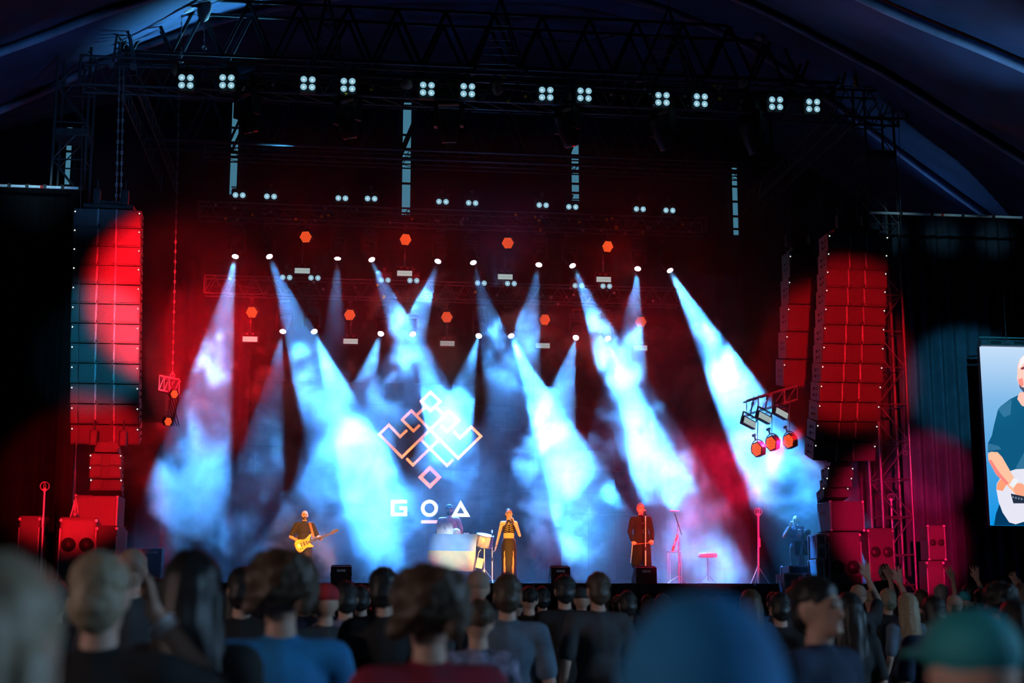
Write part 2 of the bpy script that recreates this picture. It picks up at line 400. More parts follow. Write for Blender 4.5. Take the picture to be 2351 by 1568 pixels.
# chain hoist lines and hanging wires
for lab, px0, py0, px1, py1, Y, r, m in (
        ('pale chain hanging beside the first four-lamp blinder down to the side lamp bar', 411, 215, 396, 862, 1.2, .018, CHAIN),
        ('hoist chain of the left loudspeaker array, on the outer side', 275, 150, 266, 480, -1.5, .02, CHAIN),
        ('hoist chain of the left loudspeaker array, on the inner side', 284, 150, 277, 480, -1.5, .02, CHAIN),
        ('thin steel wire falling past the outer corner of the left array', 190, 200, 172, 1180, -2.1, .014, STEEL),
        ('wire hanging close to the blinder nearest the scaffold tower', 1813, 255, 1812, 560, -.3, .012, STEEL),
        ('thin wire hanging just outside the last moving head', 1884, 285, 1886, 500, -.3, .012, STEEL),
        ('slanting wire from the truss to the right loudspeaker array', 1957, 315, 1932, 480, -1.2, .012, STEEL),
        ('thin upright wire near the slanting wire', 1922, 285, 1925, 480, -1.2, .012, STEEL),
        ('long thin wire from the curtain rail to the video screen', 2294, 500, 2310, 780, -.5, .012, STEEL),
        ('wire falling along the outside of the scaffold tower', 2062, 180, 2078, 1040, -.5, .013, STEEL),
        ('thin cable between the first moving heads', 458, 220, 457, 350, .5, .012, CABLE),
        ('short chain with a hook below the roof cloth', 468, 40, 469, 110, .8, .016, CHAIN),
        ('hook chain beside the two canvas chain bags', 417, 25, 416, 140, .8, .016, CHAIN),
        ('hoist chain under the first beige bag above the fifth blinder pair', 1737, 90, 1735, 190, .8, .016, CHAIN),
        ('hoist chain under the second bag above the fifth blinder pair', 1807, 85, 1809, 215, .8, .016, CHAIN)):
    t = thing('hoist_chain' if m is CHAIN else 'rigging_wire', lab, 'chain' if m is CHAIN else 'wire', at(px1, py1, Y))
    a = at(px0, py0, Y); b = at(px1, py1, Y); bar('line', a, b, r * .45, m, t, 6)
    if m is CHAIN:
        n = min(60, int((a - b).length / .12)); lk = MB().ring((0, 0, 0), r * 1.3, r * .38, n=8, m=4).mesh('link', m, True)
        for i in range(n):
            inst('link', lk, t, Matrix.Translation(a.lerp(b, (i + .5) / n)) @ Matrix.Rotation(R(90 * (i % 2)), 4, 'Z') @ Matrix.Rotation(R(90), 4, 'X') @ Matrix.Diagonal((1, 1.7, 1, 1)))
    MB().ring(b, .05, .014, Euler((R(90), 0, 0)), 12).build('end_eye', m, t)
# canvas chain bags
for lab, px, py, w, h in (('squat beige chain bag under the lit roof cloth', 428, 18, 42, 22), ('pointed beige chain bag beside the squat one', 468, 28, 34, 50), ('beige chain bag on the truss by the second blinder pair', 402, 160, 20, 28),
                          ('rumpled beige chain bag under the middle frame', 1142, 205, 26, 34), ('beige chain bag near the top of the hoist by the fifth blinder pair', 1744, 88, 28, 18), ('beige chain bag hanging on the truss between the fifth and sixth pairs', 1706, 193, 26, 20),
                          ('dark beige bag tied inside the scaffold tower head', 1907, 95, 18, 44), ('beige bundle lashed at the tip of the tower frame', 1985, 32, 28, 30), ('beige bag on the truss left of the third blinder pair', 933, 196, 30, 22)):
    p = at(px, py, -.45 if 130 < py < 210 else .6); s = 1 / 99
    o = MB().lathe([(.01, -h / 2 * s), (w * .30 * s, -h * .34 * s), (w * .46 * s, 0), (w * .5 * s, h * .34 * s), (w * .47 * s, h * .5 * s), (.01, h * .46 * s)], p, 10).build('chain_bag', CANVAS, None, True)
    for v in o.data.vertices: v.co += Vector((math.sin(v.co.z * 31 + v.co.x * 17), math.cos(v.co.x * 23), math.sin(v.co.x * 29))) * .018
    tag(o, lab, 'bag', 'chain bags')
    MB().ring(p + Vector((0, 0, h * .47 * s)), w * .47 * s, .012, n=12).build('rope_rim', CABLE, o)
# orange lashing strap
t = MB().tube([at(1962, 176, -.4), at(1966, 188, -.42), at(1963, 198, -.4)], .05).build('lashing_strap', ORANGE, None, True); tag(t, 'orange lashing strap on the scaffold tower head', 'strap')

# ---------------------------------------------------------------- fixtures
GLASS = glow('blinder_lamp_reflector', (.30, .62, .78), .75)
BULB = glow('blinder_bulb', (.75, .95, 1), .9)
LENSON = glow('beam_lens', (.75, .9, 1), 14)
LENSOFF = mat('dark_lens', (.01, .014, .018), .12, 0, spec=.5)
LEDRED = glow('red_led_cell', (1, .10, .02), 1.7)
STROBE = glow('strobe_panel_face', (.62, .80, .78), .55)  # weak glow stands in for light reflected off unlit pale panels
def blinder(cols, rws, label, group):
    t = thing('blinder_light', label, 'stage light', (0, 0, 0), group)
    w = .19 * cols; h = .185 * rws
    MB().box((0, .21, .04), (w + .02, .2, h + .13), bev=.012).build('housing', BLACKM, t)
    bowl = MB().lathe([(.078, -.012), (.082, 0), (.06, .045), (.025, .06), (.001, .062)], n=16, rot=Euler((R(-90), 0, 0)))
    bowlm = bowl.mesh('lamp_cell', GLASS, True)
    ringm = MB().ring((0, 0, 0), .085, .010, Euler((R(90), 0, 0)), 16, 5).mesh('rim', STEEL, True)
    bulbm = MB().ball((0, .0, 0), (.026, .03, .026), 8).cyl((0, 0, 0), (0, .05, 0), .014, n=8).mesh('bulb', BULB, True)
    for c in range(cols):
        for r in range(rws):
            M = Matrix.Translation(((c - (cols - 1) / 2) * .195, -.01, (r - (rws - 1) / 2) * .178))
            a = inst('lamp_cell', bowlm, t, M @ Matrix.Translation((0, .04, 0)))
            inst('rim', ringm, a, Matrix.Translation((0, -.03, 0))); inst('bulb', bulbm, a, Matrix.Translation((0, -.005, 0)))
    MB().box((0, .15, h / 2 + .14), (w + .06, .05, .03)).box((-(w / 2 + .02), .15, .06), (.015, .05, h / 2 + .1)).box(((w / 2 + .02), .15, .06), (.015, .05, h / 2 + .1)).build('yoke', BLACKM, t)
    MB().cyl((0, .15, h / 2 + .13), (0, .15, h / 2 + .24), .03).box((0, .15, h / 2 + .24), (.09, .06, .06)).build('clamp', STEEL, t)
    return t
def aimface(o, dz=0):
    d = CAM - Vector(o.location)
    return math.atan2(d.x, -d.y)
b4 = blinder(2, 2, '', 'four-lamp blinders on the front truss')
B4X = [(427, 187), (521, 187), (707, 191), (799, 195), (981, 204), (1074, 207), (1254, 215), (1342, 217), (1521, 227), (1609, 230), (1782, 237), (1867, 242)]
for i, (x, y) in enumerate(B4X):
    lab = 'lit four-lamp blinder on the front truss, %s from the left end' % ORD[i]
    q = b4 if i == 0 else dup(b4); q['label'] = lab; q.location = at(x, y, -.62); q.rotation_euler = (R(8), 0, R(random.uniform(-4, 4)))
b2 = blinder(2, 1, '', 'two-lamp blinders on the upper back truss')
for i, (x, y) in enumerate([(549, 448), (621, 451), (785, 455), (852, 456), (1016, 463), (1084, 466), (1246, 471), (1314, 475), (1469, 480), (1537, 483)]):
    q = b2 if i == 0 else dup(b2)
    q['label'] = 'small two-lamp blinder above the beam lamps, %s from the left' % ORD[i]; q.location = at(x, y, 5.7); q.rotation_euler = (R(10), 0, 0)
for i, (x, y) in enumerate([(657, 637), (722, 638), (883, 643), (949, 644), (1104, 650), (1173, 651), (1328, 656), (1392, 657)]):
    q = dup(b2, at(x, y, 7.7), (R(10), 0, 0), 'small two-lamp blinder on the lower back truss, %s from the left' % ORD[i]); q['group'] = 'two-lamp blinders on the lower back truss'

def moving_head(lens, group, s=1.0):
    t = thing('moving_head_light', '', 'stage light', (0, 0, 0), group)
    # pivot of the head at the origin, base above
    MB().box((0, 0, .47 * s), (.40 * s, .30 * s, .18 * s), bev=.02).build('base', BLACKM, t)
    MB().cyl((0, 0, .36 * s), (0, 0, .39 * s), .13 * s, n=16).build('pan_plate', BLACKM, t)
    mb = MB().box((0, 0, .34 * s), (.44 * s, .13 * s, .06 * s), bev=.012)
    for k in (-1, 1): mb.box((k * .20 * s, 0, .16 * s), (.06 * s, .15 * s, .40 * s), bev=.018)
    mb.build('yoke', BLACKM, t)
    h = MB().lathe([(.001, .24 * s), (.10 * s, .235 * s), (.145 * s, .19 * s), (.155 * s, .05 * s), (.15 * s, -.06 * s), (.12 * s, -.20 * s), (.115 * s, -.27 * s), (.095 * s, -.285 * s), (.001, -.26 * s)], n=20).build('head', BLACKM, t, True)
    MB().lathe([(.001, -.292 * s), (.06 * s, -.29 * s), (.088 * s, -.282 * s)], n=20).build('lens', lens, h, True)
    mb = MB()
    for k in range(5): mb.ring((0, 0, (.08 + k * .03) * s), .152 * s, .006 * s, n=20, m=4)
    mb.build('cooling_fins', STEEL, h, True)
    MB().cyl((-.1 * s, 0, .56 * s), (-.1 * s, 0, .68 * s), .02 * s).cyl((.1 * s, 0, .56 * s), (.1 * s, 0, .68 * s), .02 * s).box((0, 0, .68 * s), (.30 * s, .06, .05 * s)).build('clamp', STEEL, t)
    return t
def aim_head(q, lens_pos, direction, s=1.0):
    d = Vector(direction).normalized()
    q.location = Vector(lens_pos) - d * .30 * s
    yaw = math.atan2(d.y, d.x) + math.pi / 2
    q.rotation_euler = (0, 0, yaw)
    for ch in q.children:
        if ch.name.startswith('head'):
            loc = Matrix.Rotation(-yaw, 3, 'Z') @ d
            ch.rotation_mode = 'QUATERNION'; ch.rotation_quaternion = (-loc).to_track_quat('Z', 'Y')
UPB = [(540, 590, 450, 1050, 2.5, 1.3), (619, 590, 740, 900, 3.0, 1.2), (775, 595, 765, 860, 4.5, .3), (854, 597, 960, 850, 3.5, .8), (1005, 601, 920, 850, 3.5, .9),
       (1087, 604, 1140, 800, 4, .5), (1237, 609, 1195, 850, 3.5, .9), (1315, 611, 1440, 900, 3, 1.6), (1464, 618, 1440, 860, 3.5, .8), (1539, 622, 1735, 980, 2.5, 6.5)]
LOB = [(649, 762, 600, 1050, 5, .6), (722, 762, 820, 1020, 4.5, 5.0), (874, 767, 800, 1000, 4.5, 1.0), (948, 768, 1030, 1000, 4.5, 1.5), (1099, 772, 1045, 960, 5, 1.5),
       (1174, 772, 1310, 1080, 4, 8.5), (1322, 776, 1270, 980, 4.5, 1.1), (1396, 778, 1510, 1080, 4, 6.5)]
mh = moving_head(LENSON, 'moving heads throwing beams from the upper truss')
first = True
for rowname, rowd, Y, grp, PW in (('upper', UPB, 5.6, 'moving heads throwing beams from the upper truss', 36000), ('lower', LOB, 7.6, 'moving heads throwing beams from the lower truss', 36000)):
    for i, (x, y, tx, ty, tY, k) in enumerate(rowd):
        q = mh if first else dup(mh); first = False
        p = at(x, y, Y); d = at(tx, ty, tY) - p
        q['label'] = 'moving head throwing a blue-white beam, %s from the left on the %s back truss' % (ORD[i], rowname); q['group'] = grp
        aim_head(q, p, d)
        spot('beam_lamp', p + d.normalized() * .02, p + d, PW * k, BEAM, 16, .35, .05)
big = moving_head(LENSOFF, 'large unlit moving heads under the front truss', 1.55)
for i, (x, y, dx, dy) in enumerate([(567, 262, .25, .25), (797, 276, .2, .25), (1030, 286, .05, .25), (1303, 296, .3, .2), (1522, 303, .3, .2), (1727, 313, .3, .2)]):
    q = big if i == 0 else dup(big)
    q['label'] = 'large unlit moving head under the front truss, %s from the left' % ORD[i]
    p = at(x, y, -.1); d = Vector((dx, dy, -1)).normalized(); aim_head(q, p + d * .30 * 1.55, d, 1.55)

def led_wash(group):
    t = thing('led_wash_light', '', 'stage light', (0, 0, 0), group)
    hexp = lambda r, y: [(r * math.cos(R(60 * k)), y, r * math.sin(R(60 * k))) for k in range(6)]
    h = MB().prism(hexp(.20, 0), (0, .14, 0)).build('hexagonal_housing', BLACKM, t)
    mb = MB()
    for a in range(-4, 5):
        for b in range(-4, 5):
            if abs(a + b) > 4: continue
            x = (a + b / 2) * .038; z = b * .033
            mb.cyl((x, -.012, z), (x, .004, z), .0135, n=6)
    tag(mb.build('led_cells', LEDRED, h), kind='stuff')
    MB().ring((0, .07, 0), .235, .014, Euler((R(90), 0, 0)), 20, 6, R(-10), R(190)).build('yoke_arc', BLACKM, t)
    MB().cyl((0, .07, .23), (0, .07, .36), .025).box((0, .07, .36), (.1, .06, .06)).build('clamp', STEEL, t)
    return t
lw = led_wash('red LED wash lights')
first = True
UPW = [(702, 544), (931, 550), (1166, 558), (1395, 566)]; LOW = [(578, 717), (803, 723), (1026, 728), (1251, 734), (1471, 739)]
for rowname, rowd, Y in (('upper', UPW, 5.5), ('lower', LOW, 7.5)):
    for i, (x, y) in enumerate(rowd):
        q = lw if first else dup(lw); first = False
        q['label'] = 'hexagonal red LED wash light, %s from the left on the %s back truss' % (ORD[i], rowname)
        p = at(x, y, Y); q.location = p; q.rotation_euler = (R(18), 0, R(14 if i % 2 else -14))
        if x != 1026: spot('red_wash_lamp', p + Vector((0, -.06, 0)), p + Vector((-.4, -6, -1.6)), 260, RED, 72, .9, .15)
def strobe(group):
    t = thing('strobe_light', '', 'stage light', (0, 0, 0), group)
    MB().box((0, .06, 0), (.44, .12, .20), bev=.012).build('housing', BLACKM, t)
    for z in (-.037, .037): MB().box((0, -.006, z - .008), (.405, .014, .068)).build('light_panel', STROBE, t)
    MB().box((-.235, .05, .07), (.015, .05, .26)).box((.235, .05, .07), (.015, .05, .26)).box((0, .05, .20), (.485, .05, .02)).build('yoke', BLACKM, t)
    for x in (-.09, .07): MB().box((x, .04, .15), (.06, .05, .025)).build('knob', RAIL, t)
    MB().cyl((0, .05, .2), (0, .05, .72), .018).box((0, .05, .5), (.05, .05, .08)).build('hanging_pole', STEEL, t)
    return t
st = strobe('strobe lights hung below the wash lights'); first = True
for rowname, rowd, Y in (('upper', [(694, 621), (929, 627), (1160, 635), (1386, 641)], 5.5), ('lower', [(574, 778), (805, 783), (1027, 788), (1246, 793), (1470, 798)], 7.5)):
    for i, (x, y) in enumerate(rowd):
        q = st if first else dup(st); first = False
        q.location = at(x, y, Y); q['label'] = 'flat white strobe light, %s from the left in the %s row' % (ORD[i], rowname)
# clutter on the upper back truss: clamps, plugs, glinting connectors
rnd = random.Random(3)
clips = [MB().box((0, 0, 0), (.07, .05, .04), bev=.006).cyl((0, 0, -.05), (0, 0, .05), .014, n=6).mesh('cable_clamp', m) for m in (BRIGHT, RAIL, YELLOW, STEEL)]
for k, (Yc, ya, yb, xa, xb, n, where) in enumerate(((5.85, 486, 524, 470, 1600, 60, 'upper back truss'), (7.9, 652, 692, 480, 1550, 30, 'lower back truss'), (-.42, 172, 236, 430, 1860, 44, 'front truss'))):
    t = thing('cable_loom', 'bundle of black cables with glinting clamps along the ' + where, 'cables', at((xa + xb) / 2, yb, Yc))
    pts = []
    for i in range(50):
        x = xa + (xb - xa) * i / 49; yy = (ya + yb) / 2 + (x - (xa + xb) / 2) * .033 + 4 * math.sin(i * 1.7)
        pts.append(at(x, yy, Yc))
    MB().tube(pts, .025, 5).build('cable', CABLE, t)
    MB().tube([p + Vector((0, .1, .08 * math.sin(i))) for i, p in enumerate(pts)], .02, 5).build('cable', CABLE, t)
    for i in range(n):
        x = rnd.uniform(xa, xb); yy = rnd.uniform(ya, yb) + (x - (xa + xb) / 2) * .033
        inst('cable_clamp', rnd.choice(clips), t, Matrix.Translation(at(x, yy, Yc - .05)) @ Matrix.Rotation(rnd.uniform(0, 3), 4, 'Y'))
# coil of cable hanging under the grid
for lab, px, py in (('drooping cable loop under the middle of the roof truss', 1290, 78),):
    MBt = MB().tube([at(px - 100 + i * 20, py + 18 - (i - 6) ** 2 * .55, 1.2) for i in range(13)], .02, 6).build('hanging_cable', CABLE, None, True); tag(MBt, lab, 'cable')

# side lamp bars hanging beside the stage (right one tilted, lit red)
def side_bar(label, P, Q, Y, washes, strobes, power, rtgt):
    a = at(*P, Y); b = at(*Q, Y)
    t = thing('side_lamp_bar', label, 'lighting truss', (a + b) / 2)
    off = Vector((0, 0, -.34))
    for dy in (0, .3):
        for o_ in (Vector(), off): bar('chord', a + o_ + Vector((0, dy, 0)), b + o_ + Vector((0, dy, 0)), .024, BRIGHT, t)
    for i in range(5):
        u = i / 4; w = min(1, u + .25); bar('lacing_bar', a.lerp(b, u), a.lerp(b, u) + off, .012, BRIGHT, t); bar('lacing_bar', a.lerp(b, u) + off, a.lerp(b, w), .012, BRIGHT, t)
    return t
sb = side_bar('tilted side lamp bar with strobes and red lamps hanging by the right array', (1714, 920), (1830, 885), 1.2, None, None, 0, None)
sb2 = side_bar('short side lamp bar with dangling cables hanging by the left array', (366, 862), (412, 872), 1.2, None, None, 0, None)
for lab, x, y in (('strobe light on the tilted side lamp bar, next to the beam', 1756, 958), ('strobe light on the tilted side lamp bar, nearest the array', 1795, 948), ('strobe light dim in the haze beside the tilted bar', 1722, 970)):
    q = dup(st, at(x, y, 1.1), (0, R(18), R(28)), lab); q['group'] = 'strobe lights on the side bar'
for lab, x, y in (('red LED wash turned sideways, deepest in the haze', 1737, 1032), ('red LED wash turned sideways under the tilted bar, the middle one', 1770, 1018), ('red LED wash turned sideways, nearest the right array', 1810, 1013)):
    q = dup(lw, at(x, y, 1.0), (R(8), R(-14), R(-62)), lab); q['group'] = 'red LED washes on the side bar'
    p = at(x, y, 1.0); bar('hanging_pole', p + Vector((.05, .1, .1)), at(x + 4, 905, 1.2), .014, STEEL, sb); spot('red_wash_lamp', p + Vector((-.1, -.05, 0)), p + Vector((-4, -.5, -2.2)), 1300, (1, .004, .06), 95, .8, .1)
for lab, x, y in (('small lamp on the left side bar under the dangling cables', 386, 968), ('small lamp on the left side bar, the upper one', 400, 905)):
    q = dup(lw, at(x, y, 1.0), (R(8), 0, R(40)), lab, .6); q['group'] = 'lamps on the left side bar'
    p = at(x, y, 1.0); bar('hanging_pole', p + Vector((0, .1, .1)), at(x, 868, 1.2), .012, STEEL, sb2)
spot('red_wash_lamp', at(400, 905, .9), at(330, 700, -1.6), 400, RED, 60, .9, .1)  # added red spots tint the left array and stack
spot('red_wash_lamp', at(386, 968, .9), at(150, 1130, -1.9), 300, RED, 60, .9, .1)
spot('red_wash_lamp', at(1815, 1020, .8), at(1960, 800, -1.5), 250, RED, 50, .9, .1)  # added red spots tint the right array and stack
spot('red_wash_lamp', at(1815, 1030, .8), at(2040, 1180, 0), 300, (1, .004, .10), 60, .9, .1)
mb = MB()
for k in range(6): mb.tube([at(392 + k * 3 + 4 * math.sin(j * 1.3 + k), 880 + j * 14, 1.1 + .04 * k) for j in range(8)], .014, 5)
tag(mb.build('dangling_cables', CABLE, None, True), 'tangle of cables dangling from the left side lamp bar', 'cables')
# ================================================================ LOUDSPEAKERS
DOT = glow('glowing_corner_dot', (.9, .95, .9), 1.2)  # small white corner dots given a glow
HOLE = mat('black_hole', (.004, .004, .004), .9)
def cabinet_meshes(w, h, d):
    m = {}
    mb = MB(); hw = w / 2
    mb.prism([(-hw, -d / 2, -h / 2), (hw, -d / 2, -h / 2), (hw * .93, d / 2, -h * .42), (-hw * .93, d / 2, -h * .42)], (0, 0, h * .97))
    m['cabinet'] = mb.mesh('cabinet', CABM)
    m['grille'] = MB().box((0, 0, 0), (w * .355, .03, h * .86), bev=.008).mesh('grille', GRILLE)
    m['horn'] = MB().prism([(-w * .12, 0, -h * .43), (w * .12, 0, -h * .43), (w * .05, .07, -h * .43), (-w * .05, .07, -h * .43)], (0, 0, h * .86)).mesh('waveguide', CABM)
    m['rail'] = MB().box((0, 0, 0), (.035, .03, h * .96), bev=.006).mesh('rigging_rail', RAIL)
    m['link'] = MB().box((0, 0, 0), (.05, .03, .06)).box((.03, 0, .0), (.03, .03, .10)).mesh('rigging_link', BLACKM)
    m['dot'] = MB().ball((0, 0, 0), .016, 8).mesh('corner_dot', DOT)
    m['hole'] = MB().cyl((-.01, 0, 0), (.01, 0, 0), .03, n=8).mesh('handle_hole', HOLE)
    return m
def line_array(label, top, bot, n, w, d, Y, tilt0, tilt1, rails=True, group=None):
    T = at(*top, Y); B = at(*bot, Y); h = (T - B).length / n
    t = thing('line_array_speaker', label, 'loudspeaker', B, group)
    ms = cabinet_meshes(w, h, d)
    for i in range(n):
        u = (i + .5) / n; p = T.lerp(B, u) + Vector((0, 1.0 * max(0, u - .45) ** 2, 0)); a = tilt0 + (tilt1 - tilt0) * max(0, u - .3) / .7
        M = Matrix.Translation(p) @ Matrix.Rotation(R(a), 4, 'X')
        c = inst('cabinet', ms['cabinet'], t, M)
        for s in (-1, 1):
            inst('grille', ms['grille'], c, Matrix.Translation((s * w * .305, -d / 2 - .012, 0)))
            if rails:
                inst('rigging_rail', ms['rail'], c, Matrix.Translation((s * w * .135, -d / 2 - .02, 0)))
                inst('rigging_link', ms['link'], c, Matrix.Translation((s * w * .10, -d / 2 - .03, -h * .46)) @ Matrix.Diagonal((s, 1, 1, 1)))
            inst('corner_dot', ms['dot'], c, Matrix.Translation((s * w * .475, -d / 2 - .035, h * .28)))
            for yy in (-.1, .1):
                for z in (-.07, .07): inst('handle_hole', ms['hole'], c, Matrix.Translation((s * (w / 2 - .005), yy - .05, z)) if False else Matrix.Translation((s * (w / 2 * .975), yy - .05, z)))
    MB().box(T + Vector((0, 0, .09)), (w * .75, d * .8, .09), bev=.015).box(T + Vector((0, 0, .2)), (.5, .12, .14)).build('fly_frame', BLACKM, t)
    for s in (-1, 1): MB().box(T + Vector((s * .3, 0, .36)), (.16, .2, .34), bev=.03).cyl(T + Vector((s * .3, 0, .5)), T + Vector((s * .3, 0, .75)), .02).build('hoist_motor', BLACKM, t)
    return t
line_array('tall flown loudspeaker array at the dark side of the stage by the black curtain', (253, 490), (243, 1012), 12, 1.42, .75, -1.5, 0, 14)
line_array('tall flown loudspeaker array beside the scaffold tower, lit red', (1958, 545), (1934, 1050), 12, 1.45, .75, -1.5, 0, 14)
line_array('narrow side-fill loudspeaker array inboard of the tall right array', (1838, 585), (1828, 885), 5, .78, .7, 1.4, 0, 8, False)
def pbox(px0, py0, px1, py1, Y): 
    a = at(px0, py0, Y); b = at(px1, py1, Y)
    return Vector(((a.x + b.x) / 2, Y, (a.z + b.z) / 2)), abs(b.x - a.x), abs(a.z - b.z)
CORNER = mat('case_edge_metal', (.5, .52, .55), .35, .8)
def cab(label, px0, py0, px1, py1, Y, d=.7, rot=0, holes=2, seam=0, group='ground-stacked loudspeakers', name='stacked_speaker', floor=None, face=GRILLE, tip=0):
    c, w, h = pbox(px0, py0, px1, py1, Y)
    if floor is not None:
        top = c.z + h / 2; h = top - floor; c.z = floor + h / 2
    t = thing(name, label, 'loudspeaker', (c.x, Y + d / 2, c.z - h / 2), group)
    Q = Euler((R(tip), 0, R(rot))); O = Vector((c.x, Y + d / 2, c.z))
    X = lambda v: O + Q.to_matrix() @ Vector(v)
    MB().box(O, (w, d, h), Q, .02).build('body', CABM, t)
    n = max(1, seam + 1)
    for k in range(n):
        z = -h / 2 + h * (k + .5) / n
        MB().box(X((0, -d / 2 - .005, z)), (w * .88, .03, h / n * .88), Q, .008).build('grille', face, t)
        if holes:
            for s in (-1, 1):
                MB().cyl(X((s * w * .24, -d / 2 - .022, z)), X((s * w * .24, -d / 2 - .035, z)), min(w, h / n) * .20, n=16).build('driver_cone', BLACKM, t, True)
    for sx in (-1, 1):
        for sz in (-1, 1): MB().box(X((sx * w * .48, -d * .49, sz * h * .48)), (.05, .06, .05), Q, .01).build('corner_cap', CORNER, t)
        MB().box(X((sx * w * .485, -d / 2 - .008, 0)), (.025, .03, h * .86), Q).build('edge_strip', RAIL, t)
    for s in (-1, 1): MB().box(X((s * w * .5, 0, h * .12)), (.02, .22, .1), Q, .008).build('handle', BLACKM, t)
    return t
# left ground stack
cab('huge black subwoofer at the back of the left stack', 172, 1136, 268, 1212, -1.6, 1.0, 0, 0)
cab('subwoofer carrying the huge one in the left stack', 172, 1212, 268, 1420, -1.6, 1.0, 0, 2, 1, floor=0)
cab('front pair of subwoofers stacked before the left array', 134, 1187, 206, 1420, -3.0, .8, 6, 2, 2, floor=0)
cab('low subwoofer beside the lamp stand at the outer end of the left stack', 48, 1184, 82, 1420, -3.0, .7, -4, 0, 1, floor=0)
cab('small upright loudspeaker next to the cable ladder', 226, 1206, 264, 1420, -3.2, .6, -8, 1, 1, floor=0)
line_array('three-box tilted fill loudspeaker standing on the left subwoofers', (247, 1046), (244, 1134), 3, .64, .5, -1.9, -6, -16, False)
# right ground stack
cab('tall black cabinet, upper half of the right stack', 1905, 1150, 1985, 1219, -1.2, .9, 0, 0)
cab('tall black cabinet, lower half of the right stack', 1900, 1221, 1984, 1420, -1.2, .9, 0, 2, 1, floor=0)
cab('subwoofer pile between the right stack and the scaffold tower', 1988, 1212, 2058, 1420, -1.0, .8, 4, 1, 2, floor=0)
cab('red-lit loudspeaker on the far side of the scaffold tower', 2132, 1206, 2174, 1286, -.6, .6, -5, 1)
cab('loudspeaker under the red-lit one by the blue curtain', 2130, 1287, 2175, 1420, -.6, .6, -5, 1, floor=0)
line_array('two-box tilted fill loudspeaker standing on the right stack', (1922, 1076), (1914, 1148), 3, .60, .5, -1.0, -6, -16, False)
# flight cases
def flight_case(label, px0, py0, px1, py1, Y, m, floor=None, d=.6):
    c, w, h = pbox(px0, py0, px1, py1, Y)
    if floor is not None: top = c.z + h / 2; h = top - floor; c.z = floor + h / 2
    O = Vector((c.x, Y + d / 2, c.z)); t = thing('flight_case', label, 'case', (c.x, Y + d / 2, c.z - h / 2), 'flight cases')
    MB().box(O, (w, d, h), None, .012).build('body', m, t)
    for sx in (-1, 1):
        for sy in (-1, 1): MB().box(O + Vector((sx * w / 2, sy * d / 2, 0)), (.04, .04, h)).build('edge_strip', CORNER, t)
    for sz in (-1, 1): MB().box(O + Vector((0, -d / 2, sz * h * .5)), (w, .035, .035)).build('edge_strip', CORNER, t)
    MB().box(O + Vector((0, -d / 2 - .01, h * .1)), (w, .02, .03)).build('lid_seam', CORNER, t)
    for s in (-1, 1):
        MB().box(O + Vector((s * w * .25, -d / 2 - .015, 0)), (.08, .02, .08), None, .01).build('latch', CORNER, t)
        for e in (-1, 1): MB().ball(O + Vector((s * w * .48, e * d * .48, h * .48)), .035, 8).build('corner_ball', CORNER, t)
    return t
CASEB = mat('blue_grey_case_panel', (.10, .2, .27), .5)
CASEK = mat('black_case_panel', (.03, .04, .05), .5)
flight_case('narrow blue-grey flight case leaning against the right stack, upper one', 1876, 1228, 1896, 1282, -1.1, CASEB)
flight_case('narrow blue-grey flight case at the foot of the right stack', 1876, 1284, 1896, 1420, -1.1, CASEB, 0)
flight_case('flight case carrying the camera tripod on the side of the stage', 1812, 1300, 1858, 1345, -.5, CASEK, DECKZ)
flight_case('small pale flight case in front of the camera operator', 1800, 1318, 1838, 1420, -2.2, CASEB, 0, .5)
# stands beside the stacks
def lamp_stand(label, px, py0, py1, Y, m, bulb=True, floor=None, tri=.35):
    a = at(px, py0, Y); b = at(px, py1, Y); z0 = floor if floor is not None else b.z; b.z = z0
    t = thing('lamp_stand', label, 'stand', b)
    bar('pole', b, a, .022, m, t)
    bar('pole', a + Vector((0, 0, -.5)), a + Vector((0, 0, -.7)), .032, m, t)
    for k in range(3):
        d = Vector((math.cos(R(90 + 120 * k)), math.sin(R(90 + 120 * k)), 0)) * tri
        bar('leg', b + Vector((0, 0, .4)), b + d, .012, m, t)
    if bulb:
        MB().ball(a + Vector((0, 0, .03)), .04, 10).build('lamp_head', WHITEP, t, True)
        MB().ring(a + Vector((0, 0, .1)), .085, .008, Euler((R(90), 0, 0)), 18).build('guard_ring', m, t)
        MB().ring(a + Vector((0, 0, .1)), .085, .008, Euler((R(90), 0, R(90))), 18).build('guard_ring', m, t)
    return t
lamp_stand('thin lamp stand with a ring head before the left stack', 102, 1128, 1240, -3.6, BRIGHT, True, 0)
lamp_stand('pale upright lamp stand at the right edge of the stage', 1741, 1185, 1312, -.6, WHITEP, True, DECKZ, .25)
lamp_stand('pale pipe stand behind the scaffold tower', 2046, 1150, 1200, 2.0, BRIGHT, True, 0, .25)
lamp_stand('white pole on the subwoofers under the left array', 172, 1148, 1185, -1.7, WHITEP, False, zz(172, 1187, -1.7), .1)
# cable ladder at the left stack
t = thing('cable_ladder', 'bright squiggling cable ladder at the corner of the left stack', 'ladder', at(275, 1275, -2.6)); t.location.z = 0
pa = at(270, 1212, -2.6); pb = at(280, 1212, -2.6)
for p in (pa, pb): bar('rail', (p.x, p.y, 0), p, .014, WHITEP, t)
n = 18
for i in range(n): bar('rung', (pa.x, pa.y, pa.z * (i + .5) / n), (pb.x, pb.y, pa.z * (i + .5) / n), .018, WHITEP, t)

